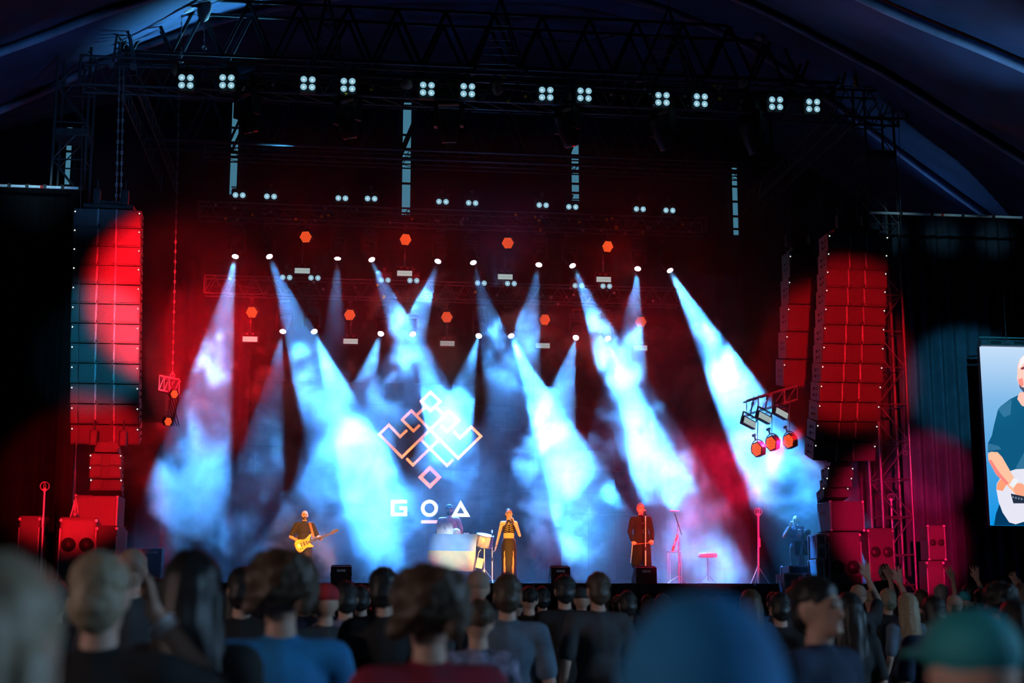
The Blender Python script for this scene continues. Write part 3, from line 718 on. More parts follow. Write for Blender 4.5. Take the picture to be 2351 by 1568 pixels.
# ================================================================ VIDEO WALL
WY = 10.3
wx0 = at(330, 900, WY).x; wx1 = at(1590, 900, WY).x; wz0 = DECKZ + .25; wz1 = 8.75
wall = thing('led_video_wall', 'black video wall at the back of the stage showing an outlined emblem and the letters GOA', 'video wall', ((wx0 + wx1) / 2, WY, wz0))
nx, nz = 20, 10; pw = (wx1 - wx0) / nx; ph = (wz1 - wz0) / nz
pm = MB().box((0, 0, 0), (pw - .006, .08, ph - .006)).mesh('panel', SCREENBLACK)
for i in range(nx):
    for j in range(nz): inst('screen_panel', pm, wall, Matrix.Translation((wx0 + (i + .5) * pw, WY, wz0 + (j + .5) * ph)))
MB().box(((wx0 + wx1) / 2, WY + .12, (wz0 + wz1) / 2), (wx1 - wx0, .12, wz1 - wz0)).build('support_frame', BLACKM, wall)
LOGO = glow('emblem_orange_pixels', (1, .25, .07), 3.2)
LETTER = glow('letter_white_pixels', (.9, .97, 1), 4.5)
LY = WY - .055
def stroke(pts, w, m, name, closed=False):
    "line of the emblem, mitred like the drawn one, on the face of the wall"
    P = [at(x, y, LY) for x, y in pts]; P = [Vector((p.x, p.z)) for p in P]; n = len(P); mb = MB()
    hw = w / 2 / 75.5; L_, R_ = [], []
    for i in range(n):
        if closed or 0 < i < n - 1:
            a = (P[i] - P[i - 1]).normalized(); b = (P[(i + 1) % n] - P[i]).normalized()
        elif i == 0: a = b = (P[1] - P[0]).normalized()
        else: a = b = (P[-1] - P[-2]).normalized()
        na = Vector((-a.y, a.x)); nb = Vector((-b.y, b.x)); mi = (na + nb).normalized(); k = hw / max(.35, mi.dot(na))
        L_.append(P[i] + mi * k); R_.append(P[i] - mi * k)
    rng = range(n) if closed else range(n - 1)
    for i in rng:
        j = (i + 1) % n
        mb.prism([(L_[i].x, LY, L_[i].y), (L_[j].x, LY, L_[j].y), (R_[j].x, LY, R_[j].y), (R_[i].x, LY, R_[i].y)], (0, .02, 0))
    return mb.build(name, m, wall)
W = 6.0
def ep(x, y): return (850 + x / 4.611, 880 + y / 4.611)
E = lambda *p: [ep(*q) for q in p]
stroke(E((638, 95), (740, 192), (638, 292), (538, 192)), W, LOGO, 'emblem_line', True)
stroke(E((590, 245), (495, 335)), W, LOGO, 'emblem_line'); stroke(E((686, 245), (782, 335)), W, LOGO, 'emblem_line')
stroke(E((525, 440), (458, 505), (338, 385), (436, 290), (930, 795), (1172, 560), (1072, 462), (950, 578), (880, 505)), W, LOGO, 'emblem_line')
stroke(E((745, 445), (812, 512), (935, 395), (834, 295), (335, 782), (96, 540), (197, 440), (317, 565), (390, 495)), W, LOGO, 'emblem_line')
stroke(E((540, 598), (812, 872), (880, 805)), W, LOGO, 'emblem_line'); stroke(E((726, 598), (452, 866), (384, 795)), W, LOGO, 'emblem_line')
stroke(E((632, 893), (732, 994), (632, 1092), (532, 994)), W * 1.35, LOGO, 'emblem_line', True)
stroke(E((388, 1253), (237, 1253), (237, 1388), (373, 1388), (373, 1322), (310, 1322)), 7.2, LETTER, 'letter_g')
stroke([ep(627 + 72 * math.cos(2 * math.pi * k / 32), 1323 + 72 * math.sin(2 * math.pi * k / 32)) for k in range(32)], 7.2, LETTER, 'letter_o', True)
stroke(E((957, 1272), (1028, 1395), (888, 1395)), 7.2, LETTER, 'letter_a', True)
stroke(E((538, 1466), (710, 1466)), 7.0, mat('underline_pink_pixels', (.02, .02, .02), .4, 0, (1, .42, .38), 2.0, var=.1), 'underline_bar')

# ================================================================ SIDE SCREEN
SY = -.3
s0 = at(2264, 795, SY); s1 = at(2267, 1206, SY); sx0 = (s0.x + s1.x) / 2; sx1 = at(2700, 1000, SY).x
scr = thing('video_screen', 'bright side video screen showing a guitarist in a dark blue shirt', 'video screen', ((sx0 + sx1) / 2, SY, s1.z))
SKYB = mat('screen_sky', (.02, .02, .02), .4)
nt = SKYB.node_tree; b = nt.nodes['Principled BSDF']; tcn = nt.nodes.new('ShaderNodeTexCoord'); sep = nt.nodes.new('ShaderNodeSeparateXYZ'); rp = nt.nodes.new('ShaderNodeValToRGB'); mr = nt.nodes.new('ShaderNodeMapRange')
nt.links.new(tcn.outputs['Object'], sep.inputs[0]); nt.links.new(sep.outputs[2], mr.inputs[0]); mr.inputs[1].default_value = s1.z; mr.inputs[2].default_value = s0.z
nt.links.new(mr.outputs[0], rp.inputs[0]); nt.links.new(rp.outputs[0], b.inputs['Emission Color']); b.inputs['Emission Strength'].default_value = 1
rp.color_ramp.elements[0].color = (.0, .30, .80, 1); rp.color_ramp.elements[1].color = (.55, .72, .93, 1)
e = rp.color_ramp.elements.new(.35); e.color = (.06, .36, .75, 1); e = rp.color_ramp.elements.new(.7); e.color = (.22, .48, .80, 1)
MB().box(((sx0 + sx1) / 2, SY + .06, (s0.z + s1.z) / 2), (sx1 - sx0, .1, s0.z - s1.z)).build('picture_panel', SKYB, scr)
MB().box(((sx0 + sx1) / 2, SY + .06, s0.z + .09), (sx1 - sx0 + .04, .2, .14)).build('top_rail', STEEL, scr)
for i in range(8): MB().box((sx0 + .35 + i * .6, SY - .05, s0.z + .09), (.26, .02, .07)).build('rail_plate', BLACKM, scr)
bar('hanging_bar', (sx0 - .05, SY, s0.z + .22), (sx1, SY, s0.z + .22), .02, RAIL, scr)
MB().box(((sx0 + sx1) / 2, SY + .18, (s0.z + s1.z) / 2), (sx1 - sx0, .14, s0.z - s1.z)).build('back_casing', BLACKM, scr)
def pic(name, pts, col, layer, power=1):
    m = glow('screen_' + name, col, power)
    P = [at(x, y, SY) for x, y in pts]
    return MB().prism([(max(p.x, sx0), SY + .008 - layer * .003, min(max(p.z, s1.z), s0.z)) for p in P], (0, .003, 0)).build('picture_' + name, m, scr)
def sp(x, y): return (2230 + x / 3.336, 760 + y / 3.336)
S = lambda *p: [sp(*q) for q in p]
pic('trousers', S((175, 1490), (190, 1400), (215, 1330), (420, 1300), (700, 1300), (720, 1490)), (.0, .04, .12), 1)
pic('shirt', S((120, 925), (128, 860), (158, 800), (175, 720), (205, 600), (225, 575), (300, 520), (360, 490), (420, 560), (480, 490), (600, 560), (640, 700), (700, 900), (640, 1080), (560, 1200), (300, 1120), (240, 1000), (205, 930)), (.004, .10, .22), 2)
pic('shirt_fold', S((205, 600), (225, 575), (310, 522), (300, 640), (250, 660)), (.03, .17, .32), 3)
pic('shirt_fold', S((128, 860), (210, 880), (230, 905), (122, 920)), (.03, .17, .32), 3)
pic('shirt_fold', S((340, 1050), (404, 930), (440, 900), (440, 1060)), (.0, .035, .10), 3)
pic('neck', S((372, 470), (360, 490), (352, 520), (385, 570), (430, 590), (490, 500), (470, 460)), (1, .55, .45), 4)
pic('guitar_body', S((192, 1215), (195, 1170), (220, 1130), (290, 1075), (340, 1058), (420, 1055), (560, 1100), (640, 1200), (600, 1330), (480, 1400), (404, 1460), (340, 1480), (290, 1465), (240, 1390), (210, 1310)), (.80, .80, .92), 4)
pic('guitar_shade', S((192, 1215), (198, 1170), (222, 1135), (272, 1170), (240, 1225)), (1, .35, .18), 5)
pic('forearm', S((118, 940), (150, 925), (200, 928), (235, 965), (330, 1130), (395, 1200), (420, 1240), (404, 1270), (340, 1255), (270, 1180), (190, 1100), (122, 990)), (1, .55, .36), 6)
pic('forearm_shade', S((122, 990), (190, 1100), (270, 1180), (285, 1165), (215, 1085), (150, 985)), (1, .25, .22), 7)
pic('far_arm', S((640, 620), (690, 700), (720, 900), (700, 1010), (600, 1100), (570, 1060), (630, 960), (610, 760)), (.01, .12, .25), 5)
pic('far_hand', S((540, 1090), (600, 1060), (640, 1080), (620, 1130), (560, 1150)), (1, .5, .36), 9)
pic('guitar_neck', S((560, 1160), (980, 960), (1000, 990), (580, 1215)), (.05, .04, .06), 8)
pic('guitar_headstock', S((975, 965), (1060, 905), (1100, 930), (1090, 960), (1000, 992)), (.05, .04, .06), 8)
pic('hand', S((320, 1215), (345, 1170), (380, 1165), (440, 1200), (440, 1290), (380, 1285), (335, 1245)), (1, .40, .25), 7)
pic('wristband', S((290, 1180), (318, 1130), (345, 1130), (360, 1150), (318, 1200)), (.85, .9, .95), 8)
pic('pickup', S((300, 1245), (420, 1270), (440, 1320), (320, 1320)), (.02, .03, .06), 8)
for k in range(4): pic('pickup_screw', S((312 + k * 22, 1265 + k * 5), (322 + k * 22, 1267 + k * 5), (322 + k * 22, 1280 + k * 5), (312 + k * 22, 1278 + k * 5)), (.2, .3, .4), 9)
pic('head', S((352, 300), (356, 255), (372, 215), (395, 190), (440, 175), (500, 200), (520, 300), (510, 430), (460, 490), (400, 470), (368, 430), (355, 380)), (1, .62, .52), 5)
pic('head_shine', S((372, 220), (395, 192), (440, 178), (500, 205), (505, 250), (400, 245), (360, 290)), (.95, .9, .95), 6)
pic('beard', S((362, 400), (385, 430), (440, 440), (505, 400), (505, 440), (460, 490), (400, 470), (370, 435)), (.06, .08, .16), 6)
pic('cheek', S((358, 370), (390, 360), (400, 410), (385, 430), (362, 405)), (1, .28, .22), 7)
pic('eye', S((376, 285), (400, 272), (430, 278), (428, 290), (380, 296)), (.25, .02, .05), 8)
pic('ear', S((346, 345), (354, 340), (358, 385), (350, 380)), (1, .6, .55), 8)

# ================================================================ THINGS ON STAGE
# table with laptop under a two-coloured flag
TY = 2.2
a = at(987, 1228, TY); b = at(1093, 1228, TY); tz = a.z; tw = b.x - a.x; tcx = (a.x + b.x) / 2
t = thing('folding_table', 'small folding table hidden under the blue and yellow flag', 'table', (tcx, TY, DECKZ))
MB().box((tcx, TY, tz - .02), (tw, .6, .035), None, .008).build('table_top', WHITEP, t)
for sx in (-1, 1):
    for sy in (-1, 1): bar('leg', (tcx + sx * tw * .46, TY + sy * .26, DECKZ), (tcx + sx * tw * .46, TY + sy * .26, tz - .03), .016, BRIGHT, t)
BLUEF = mat('flag_blue_cloth', (.30, .55, .85), .8, scale=5, var=.1)
YELF = mat('flag_yellow_cloth', (.95, .78, .40), .8, scale=5, var=.08)
def flag_part(v0, v1, m, nm, parent):
    mb = MB(); nu, nv = 40, 12; g = []
    for j in range(nv + 1):
        v = v0 + (v1 - v0) * j / nv; row = []
        for i in range(nu + 1):
            u = i / nu
            x0 = tcx - tw / 2 - .03 + tw * 1.03 * u; z = tz + .012 - v * .86 - .03 * u * v
            x = x0 + v * (-.09 + (-.02 - .12) * (u - .5) * 0) + v * u * -.02
            y = TY - .34 - .02 * math.sin(u * 9) * v - v * .05 * math.sin(u * math.pi * 3 + 1.2) - .06 * v - .04 * math.sin((u * 2 - v) * 6) * v
            row.append(mb.bm.verts.new((x, y, z)))
        g.append(row)
    for j in range(nv):
        for i in range(nu): mb.bm.faces.new((g[j][i], g[j][i + 1], g[j + 1][i + 1], g[j + 1][i]))
    return mb.build(nm, m, parent, True)
fl = thing('flag', 'blue over yellow flag draped over the front of the laptop table', 'flag', (tcx, TY - .35, tz))
flag_part(.0, .46, BLUEF, 'blue_half', fl); flag_part(.46, 1.0, YELF, 'yellow_half', fl)
MB().box((tcx, TY - .04, tz + .006), (tw * 1.02, .60, .008)).build('table_flap', BLUEF, fl)
SILVER = mat('laptop_silver', (.62, .64, .68), .35, .5)
lp = thing('laptop', 'open silver laptop standing on the flag-covered table', 'laptop', (at(1020, 1225, TY).x, TY - .1, tz + .01))
lx = at(1020, 1225, TY).x; lw_ = .40; lh = .255
MB().box((lx, TY, tz + .022), (lw_, .26, .02), None, .005).build('keyboard_base', SILVER, lp)
lid = MB().box((lx, TY - .15, tz + .03 + lh / 2), (lw_, .012, lh), Euler((R(-8), 0, 0)), .004).build('lid', SILVER, lp)
MB().box((lx, TY - .165, tz + .03 + lh / 2), (.035, .006, .06), Euler((R(-8), 0, 0)), .002).build('lid_sticker', mat('blue_sticker', (.10, .22, .5), .5), lid)
o = MB().lathe([(.001, 0), (.10, .0), (.11, .05), (.09, .11), (.04, .14), (.001, .145)], (at(1047, 1225, TY).x, TY - .05, tz + .012), 16).build('small_lamp', WHITEP, None, True); tag(o, 'small white dome lamp beside the laptop', 'lamp')
o = MB().box((at(1070, 1228, TY).x, TY - .1, tz + .03), (.12, .2, .035), None, .006).build('audio_interface', WHITEP); tag(o, 'little pale box lying near the edge of the table', 'device')
MB().cyl((at(1070, 1228, TY).x, TY - .12, tz + .045), (at(1070, 1228, TY).x, TY - .12, tz + .065), .015).build('knob', BLACKM, o)
# drum on its stand
SHELL = mat('pale_drum_shell', (.55, .6, .68), .3, .3); SKIN_D = mat('drum_head', (.8, .82, .85), .5)
dx = at(1112, 1250, 2.0); 
dr = thing('floor_drum', 'pale drum on a chrome stand beside the flag-covered table', 'drum', (dx.x, 2.0, DECKZ))
dz = at(1110, 1240, 2.0).z
Qd = Euler((R(14), R(10), 0))
MB().cyl(Vector((dx.x, 2.0, dz)) - Qd.to_matrix() @ Vector((0, 0, .16)), Vector((dx.x, 2.0, dz)) + Qd.to_matrix() @ Vector((0, 0, .12)), .20, n=24).build('shell', SHELL, dr, True)
MB().cyl(Vector((dx.x, 2.0, dz)) + Qd.to_matrix() @ Vector((0, 0, .12)), Vector((dx.x, 2.0, dz)) + Qd.to_matrix() @ Vector((0, 0, .128)), .197, n=24).build('drum_head', SKIN_D, dr, True)
for z in (-.15, .125): MB().ring(Vector((dx.x, 2.0, dz)) + Qd.to_matrix() @ Vector((0, 0, z)), .206, .012, Qd, 24).build('hoop', BRIGHT, dr, True)
for k in range(8):
    v = Vector((math.cos(k * .785) * .21, math.sin(k * .785) * .21, 0)); bar('tension_rod', Vector((dx.x, 2.0, dz)) + Qd.to_matrix() @ (v + Vector((0, 0, -.14))), Vector((dx.x, 2.0, dz)) + Qd.to_matrix() @ (v + Vector((0, 0, .12))), .007, BRIGHT, dr)
sx_ = at(1112, 1300, 2.0).x
bar('stand_pole', (sx_, 2.0, DECKZ + .12), (dx.x, 2.0, dz - .14), .018, BRIGHT, dr)
for k in range(3):
    v = Vector((math.cos(R(90 + 120 * k)), math.sin(R(90 + 120 * k)), 0)) * .32; bar('stand_leg', (sx_, 2.0, DECKZ + .38), Vector((sx_, 2.0, DECKZ)) + v, .012, BRIGHT, dr)
o = MB().box(at(1101, 1293, 1.9), (.16, .03, .24), Euler((0, R(12), 0)), .01).build('hanging_bag', WHITEP); tag(o, 'pale stick bag hung below the drum', 'bag')
MB().tube([at(1097, 1280, 1.9), at(1099, 1268, 1.95), at(1104, 1262, 1.98)], .006, 5).build('bag_strap', WHITEP, o)
def mic_stand(label, px, pybot, pytop, Y, m=STEEL, boom=None, mic=True):
    b = at(px, pybot, Y); a = at(px, pytop, Y); b.z = DECKZ
    t = thing('microphone_stand', label, 'microphone stand', b)
    bar('pole', b + Vector((0, 0, .05)), a, .011, m, t); bar('pole', b + Vector((0, 0, .05)), b.lerp(a, .5), .016, m, t)
    MB().cyl(b.lerp(a, .5) - Vector((0, 0, .04)), b.lerp(a, .5) + Vector((0, 0, .04)), .024).build('height_clutch', BLACKM, t)
    for k in range(3): 
        v = Vector((math.cos(R(30 + 120 * k)), math.sin(R(30 + 120 * k)), 0)) * .28; bar('leg', b + Vector((0, 0, .12)), b + v + Vector((0, 0, .01)), .009, m, t)
    if boom:
        c = at(*boom, Y - .1); bar('boom_arm', a, c, .009, m, t); e = c
    else: e = a
    if mic:
        MB().cyl(e + Vector((0, -.02, -.04)), e + Vector((0, .06, .06)), .018, .024).build('microphone', BLACKM, t, True)
        MB().ball(e + Vector((0, .075, .075)), .03, 10).build('microphone_head', BRIGHT, t, True)
    return t
mic_stand('straight microphone stand in front of the singer in the long dark tunic', 1482, 1330, 1180, -.55, BRIGHT)
mic_stand('slender pole stand between the drum and the woman singing', 1130, 1325, 1226, 1.6, BRIGHT)
# leaning stand with tray, instrument on a small table
t = thing('boom_stand', 'leaning boom stand with a flat bar on top beside the singer in the tunic', 'stand', at(1558, 1335, .2)); t.location.z = DECKZ
b0 = at(1558, 1300, .2); b0.z = DECKZ
bar('pole', b0, at(1557, 1200, .2), .014, BRIGHT, t); bar('boom_arm', at(1565, 1228, .2), at(1549, 1178, .15), .011, BLACKM, t)
MB().box(at(1548, 1173, .15), (.23, .1, .03), None, .008).build('top_bar', WHITEP, t)
MB().ball(at(1558, 1206, .2), .03, 8).build('joint', RAIL, t)
for k in range(3):
    v = Vector((math.cos(R(30 + 120 * k)), math.sin(R(30 + 120 * k)), 0)) * .3; bar('leg', b0 + Vector((0, 0, .2)), b0 + v, .01, BRIGHT, t)
t = thing('side_table', 'thin-legged little table holding the red-lit wind instrument', 'table', at(1548, 1335, .5)); t.location.z = DECKZ
c = at(1548, 1267, .5)
MB().box(c, (.30, .25, .02), None, .005).build('table_top', BRIGHT, t)
for sx in (-1, 1):
    for sy in (-1, 1): bar('leg', c + Vector((sx * .13, sy * .1, 0)), (c.x + sx * .14, c.y + sy * .11, DECKZ), .009, BRIGHT, t)
INSTR = mat('red_lit_instrument', (.55, .12, .06), .3, .2)  # orange-red light on the instrument is put into this base colour
fa = at(1544, 1265, .45); fb = at(1555, 1228, .5)
o = MB().cyl(fa, fa.lerp(fb, .4), .026, .03).cyl(fa.lerp(fb, .4), fa.lerp(fb, .9), .03, .022).cyl(fa.lerp(fb, .9), fb, .018, .03).build('wind_instrument', INSTR, None, True); tag(o, 'short red-lit wind instrument standing slanted on the little table', 'instrument')
MB().cyl(fa.lerp(fb, .3) + Vector((-.01, -.022, 0)), fa.lerp(fb, .62) + Vector((-.01, -.022, 0)), .016).build('white_key_plate', WHITEP, o)
for k in range(4): MB().ball(fa.lerp(fb, .35 + k * .1) + Vector((.012, -.028, 0)), .01, 6).build('key', BRIGHT, o)
c = at(1625, 1276, 1.0)
t = thing('percussion_pad', 'low rounded percussion pad on a stand deep in the red haze', 'drum', (c.x, 1, DECKZ))
MB().lathe([(.001, -.05), (.20, -.05), (.235, -.02), (.235, .03), (.2, .05), (.001, .052)], c, 24).build('pad_body', mat('pad_pink_lit_shell', (.45, .14, .16), .35), t, True)  # pink light on the pad is put into its shell colour
MB().ring(c + Vector((0, 0, .05)), .215, .012, None, 24).build('rim', BRIGHT, t, True)
bar('pole', (c.x, 1, DECKZ + .1), c, .02, STEEL, t)
for k in range(3):
    v = Vector((math.cos(R(30 + 120 * k)), math.sin(R(30 + 120 * k)), 0)) * .3; bar('leg', (c.x, 1, DECKZ + .25), Vector((c.x, 1, DECKZ)) + v, .011, STEEL, t)
# monitor wedges along the front edge
def wedge(label, px, py, w=.5, tagged=False):
    p = at(px, py, -1.35); h = .36
    t = thing('stage_monitor', label, 'monitor speaker', (p.x, -1.35, DECKZ), 'monitor wedges at the stage edge')
    MB().prism([(p.x - w / 2, -1.55, DECKZ), (p.x - w / 2, -1.55, DECKZ + h * .95), (p.x - w / 2, -1.38, DECKZ + h), (p.x - w / 2, -1.05, DECKZ + .1), (p.x - w / 2, -1.05, DECKZ)], (w, 0, 0)).build('body', CABM, t)
    MB().box((p.x, -1.19, DECKZ + .24), (w * .9, .42, .02), Euler((R(-40), 0, 0))).build('grille', GRILLE, t)
    MB().box((p.x, -1.555, DECKZ + .26), (.18, .012, .05)).build('socket_plate', CORNER, t)
    for s in (-1, 1): MB().box((p.x + s * w / 2, -1.35, DECKZ + .18), (.02, .14, .06), None, .006).build('handle', BLACKM, t)
    return t
wedge('monitor wedge with a pale socket plate below the guitarist', 783, 1328, .44); wedge('monitor wedge between the two singers', 1284, 1330, .42); wedge('monitor wedge at the feet of the singer in the tunic', 1480, 1335, .46)
# keyboards / amplifier rack at the left wing
c = at(345, 1268, .4)
t = thing('amplifier_rack', 'dark amplifier rack in the shadow at the left wing', 'rack', (c.x, .7, DECKZ))
MB().box((c.x, .7, (c.z + .1 + DECKZ) / 2), (.5, .6, c.z + .1 - DECKZ), None, .02).build('body', CASEK, t)
MB().box((c.x, .39, c.z), (.36, .02, .06), None, .004).build('front_panel', STEEL, t)
for k in range(4): MB().cyl((c.x - .12 + k * .08, .385, c.z), (c.x - .12 + k * .08, .365, c.z), .014).build('knob', WHITEP, t)
MB().box((c.x - .1, .395, c.z - .16), (.1, .02, .12)).build('side_plate', RAIL, t)
# crowd barrier in front of the stage
t = thing('crowd_barrier', 'steel crowd barrier rail before the stage', 'barrier', (0, -3.6, 0))
for i in range(16):
    x = -10 + i * 1.2
    bar('post', (x, -3.6, 0), (x, -3.6, 1.16), .024, BRIGHT, t); bar('top_rail', (x, -3.6, 1.16), (x + 1.18, -3.6, 1.16), .026, BRIGHT, t)
    MB().box((x + .6, -3.58, .6), (1.12, .03, 1.0)).build('panel', STEEL, t)
# ================================================================ PEOPLE
SKIN = mat('skin', (.50, .30, .22), .55, scale=20, var=.06)
HAIRS = {'black': mat('black_hair', (.012, .010, .010), .5, scale=60, bump=.3), 'brown': mat('brown_hair', (.06, .035, .02), .5, scale=60, bump=.3),
         'fair': mat('fair_hair', (.30, .23, .15), .5, scale=60, bump=.3), 'grey': mat('grey_hair', (.2, .19, .18), .5, scale=60, bump=.3), 'red cap': mat('red_cap_cloth', (.4, .02, .03), .8),
         'dark cap': mat('dark_cap_cloth', (.03, .035, .04), .8), 'teal cap': mat('teal_cap_cloth', (.02, .28, .30), .7), 'blue hood': mat('blue_disc_hood_cloth', (.015, .20, .45), .8), 'shaved': mat('shaved_scalp', (.30, .19, .14), .5)}
SHIRTS = {'black': mat('black_shirt', (.012, .012, .013), .85), 'charcoal': mat('charcoal_shirt', (.04, .042, .048), .85), 'navy': mat('navy_shirt', (.012, .025, .06), .85), 'dark red': mat('disc_glow_red_shirt', (.22, .012, .035), .85),  # dark red: glow of a red disc put into the shirt colour
          'grey-blue': mat('grey_blue_shirt', (.09, .13, .18), .85), 'bright blue': mat('bright_blue_jacket', (.015, .20, .45), .8), 'pale': mat('pale_top', (.55, .52, .55), .85), 'olive': mat('olive_shirt', (.06, .065, .03), .85), 'patterned': mat('patterned_shirt', (.16, .15, .22), .85, scale=14, var=.95)}
TROUS = mat('dark_trousers', (.014, .015, .02), .85); SHOE = mat('black_shoe', (.01, .01, .01), .5)
EYEM = mat('dark_eye', (.01, .008, .008), .3); LIP = mat('lip', (.32, .12, .10), .5)
WS = bpy.data.scenes.new('workshop')          # bodies are fused here, then the scene is dropped
def remesh(mb, voxel, smooth, m, name):
    me = mb.mesh(name, m); o = bpy.data.objects.new('tmp', me); WS.collection.objects.link(o)
    r = o.modifiers.new('r', 'REMESH'); r.mode = 'VOXEL'; r.voxel_size = voxel; r.use_smooth_shade = True
    s = o.modifiers.new('s', 'SMOOTH'); s.factor = .5; s.iterations = smooth
    WS.view_layers[0].update(); dg = WS.view_layers[0].depsgraph
    out = bpy.data.meshes.new_from_object(o.evaluated_get(dg)); out.name = name
    bpy.data.objects.remove(o); bpy.data.meshes.remove(me)
    out.materials.clear(); out.materials.append(m)
    out.polygons.foreach_set('use_smooth', [True] * len(out.polygons))
    return out
V = Vector
def hand(mb, wrist, d, side, curl, r=.0095, k=1.0, splay=0):
    "palm, four fingers of different lengths bent at two knuckles, thumb from the side of the palm"
    d = V(d).normalized(); side = (V(side) - d * V(side).dot(d)).normalized(); nrm = d.cross(side)      # side points to the thumb
    w = V(wrist); kn = w + d * .085 * k
    for t in (-1, -.35, .35, 1): mb.caps(w + side * t * .018 * k, kn + side * t * .032 * k, .017 * k, .014 * k, 8)
    for t, ln in ((1, .072), (.35, .080), (-.35, .074), (-1, .058)):
        a = kn + side * t * .032 * k; sp_ = side * t * splay; b = a + (d * math.cos(curl) + nrm * math.sin(curl) + sp_) * ln * .5 * k; c = b + (d * math.cos(curl * 2.1) + nrm * math.sin(curl * 2.1) + sp_) * ln * .5 * k
        mb.caps(a, b, r * k, r * .95 * k, 8); mb.caps(b, c, r * .95 * k, r * .8 * k, 8)
    a = w + d * .025 * k + side * .026 * k; b = a + (side * .8 + d * .6 + nrm * .3).normalized() * .04 * k; c = b + (d * .9 + side * .2 + nrm * .4).normalized() * .032 * k
    mb.caps(a, b, .013 * k, .011 * k, 8); mb.caps(b, c, .011 * k, .009 * k, 8)
def limbs(sex, arms):
    sh = .185 if sex == 'm' else .165
    J = dict(hipL=V((.095, 0, .93)), hipR=V((-.095, 0, .93)), kneL=V((.105, -.015, .50)), kneR=V((-.105, -.015, .50)), ankL=V((.11, .03, .085)), ankR=V((-.11, .03, .085)), shL=V((sh, .0, 1.42)), shR=V((-sh, .0, 1.42)))
    for s in 'LR':
        J['el' + s], J['wr' + s] = V(arms[s][0]), V(arms[s][1])
    return J
def torso(mb, J, sex, g=0.0, low=.92):
    k = 1 if sex == 'm' else .88
    mb.ball((0, .0, 1.30), (.170 * k + g, .115 + g, .17 + g), 14); mb.ball((0, .0, 1.13), (.150 * k + g, .105 + g, .16 + g), 14); mb.ball((0, .005, .98), ((.165 if sex == 'm' else .17) + g, .115 + g, .13 + g), 14)
    mb.caps(V((-J['shL'].x * .93, .0, 1.415)), V((J['shL'].x * .93, 0, 1.415)), .062 + g, .062 + g); mb.caps(V((0, .01, 1.40)), V((0, -.0, 1.47)), .085 + g * .6, .06 + g * .5)
    if sex == 'f':
        for s in (-1, 1): mb.ball((s * .075, -.085, 1.27), .062 + g, 10)
def head(mb, face=True, tilt=0):
    mb.caps((0, .012, 1.43), (0, .0, 1.54), .057, .055); mb.ball((0, .012, 1.655), (.078, .098, .105), 16); mb.ball((0, -.022, 1.595), (.060, .070, .075), 14)
    if face:
        mb.caps((0, -.088, 1.655), (0, -.108, 1.618), .010, .017, 8); mb.ball((0, -.085, 1.555), (.032, .022, .02), 8); mb.caps((-.035, -.083, 1.672), (.035, -.083, 1.672), .014, .014, 8)
    for s in (-1, 1): mb.ball((s * .080, .015, 1.632), (.012, .022, .034), 8)
def body_meshes(sex, arms, voxel=.012, hands=(.5, .5), sides=None, sleeve='short', tunic=False, halter=False, k=1.0, trousers=True, splay=0):
    J = limbs(sex, arms); mb = MB()
    torso(mb, J, sex); head(mb)
    a = 1 if sex == 'm' else .84
    for s in 'LR':
        mb.caps(J['sh' + s], J['el' + s], .052 * a, .042 * a); mb.caps(J['el' + s], J['wr' + s], .042 * a, .028 * a)
        mb.caps(J['hip' + s], J['kne' + s], .088, .056); mb.caps(J['kne' + s], J['kne' + s].lerp(J['ank' + s], .35) + V((0, .02, 0)), .056, .056); mb.caps(J['kne' + s].lerp(J['ank' + s], .35) + V((0, .02, 0)), J['ank' + s], .056, .036)
        mb.caps(J['ank' + s] + V((0, .02, -.045)), J['ank' + s] + V((0, -.15, -.055)), .038, .03)
        hd = V(arms[s][2]) if len(arms[s]) > 2 else (J['wr' + s] - J['el' + s])
        sd = V(arms[s][3]) if len(arms[s]) > 3 else V((0, -1, 0))
        hand(mb, J['wr' + s], hd, sd, hands[0 if s == 'L' else 1], k=k, splay=splay)
    out = {'body': remesh(mb, voxel, 3, SKIN, 'body')}
    mb = MB(); g = .016
    if halter:
        mb.ball((0, 0, 1.285), (.162, .130, .150), 14)
        for s in (-1, 1): mb.ball((s * .075, -.090, 1.27), .068, 10); mb.caps((s * .06, -.10, 1.33), (s * .03, -.03, 1.475), .045, .03)
        mb.caps((0, .03, 1.46), (0, -.02, 1.47), .05, .05)
    else:
        torso(mb, J, sex, g)
        for s in 'LR':
            if sleeve == 'long': mb.caps(J['sh' + s], J['el' + s], .068 * a, .056 * a); mb.caps(J['el' + s], J['el' + s].lerp(J['wr' + s], .93), .056 * a, .046 * a)
            else: mb.caps(J['sh' + s], J['sh' + s].lerp(J['el' + s], .78), .070 * a, .068 * a)
        if tunic:
            mb.caps((0, 0, 1.0), (0, .01, .60), .17, .18); 
            for s in (-1, 1): mb.caps((s * .07, 0, 1.0), (s * .13, .0, .42), .14, .10)
    out['shirt'] = remesh(mb, max(voxel, .013), 5, SHIRTS['black'], 'shirt')
    if trousers:
        mb = MB(); mb.ball((0, .005, .95), (.185, .13, .12), 12)
        for s in 'LR': mb.caps(J['hip' + s], J['kne' + s], .103, .075); mb.caps(J['kne' + s], J['ank' + s] + V((0, 0, .01)), .075, .062)
        out['trousers'] = remesh(mb, .016, 4, TROUS, 'trousers')
    mb = MB()
    for s in 'LR': mb.caps(J['ank' + s] + V((0, .03, -.04)), J['ank' + s] + V((0, -.15, -.048)), .046, .036)
    out['shoes'] = remesh(mb, .016, 3, SHOE, 'shoes')
    return out
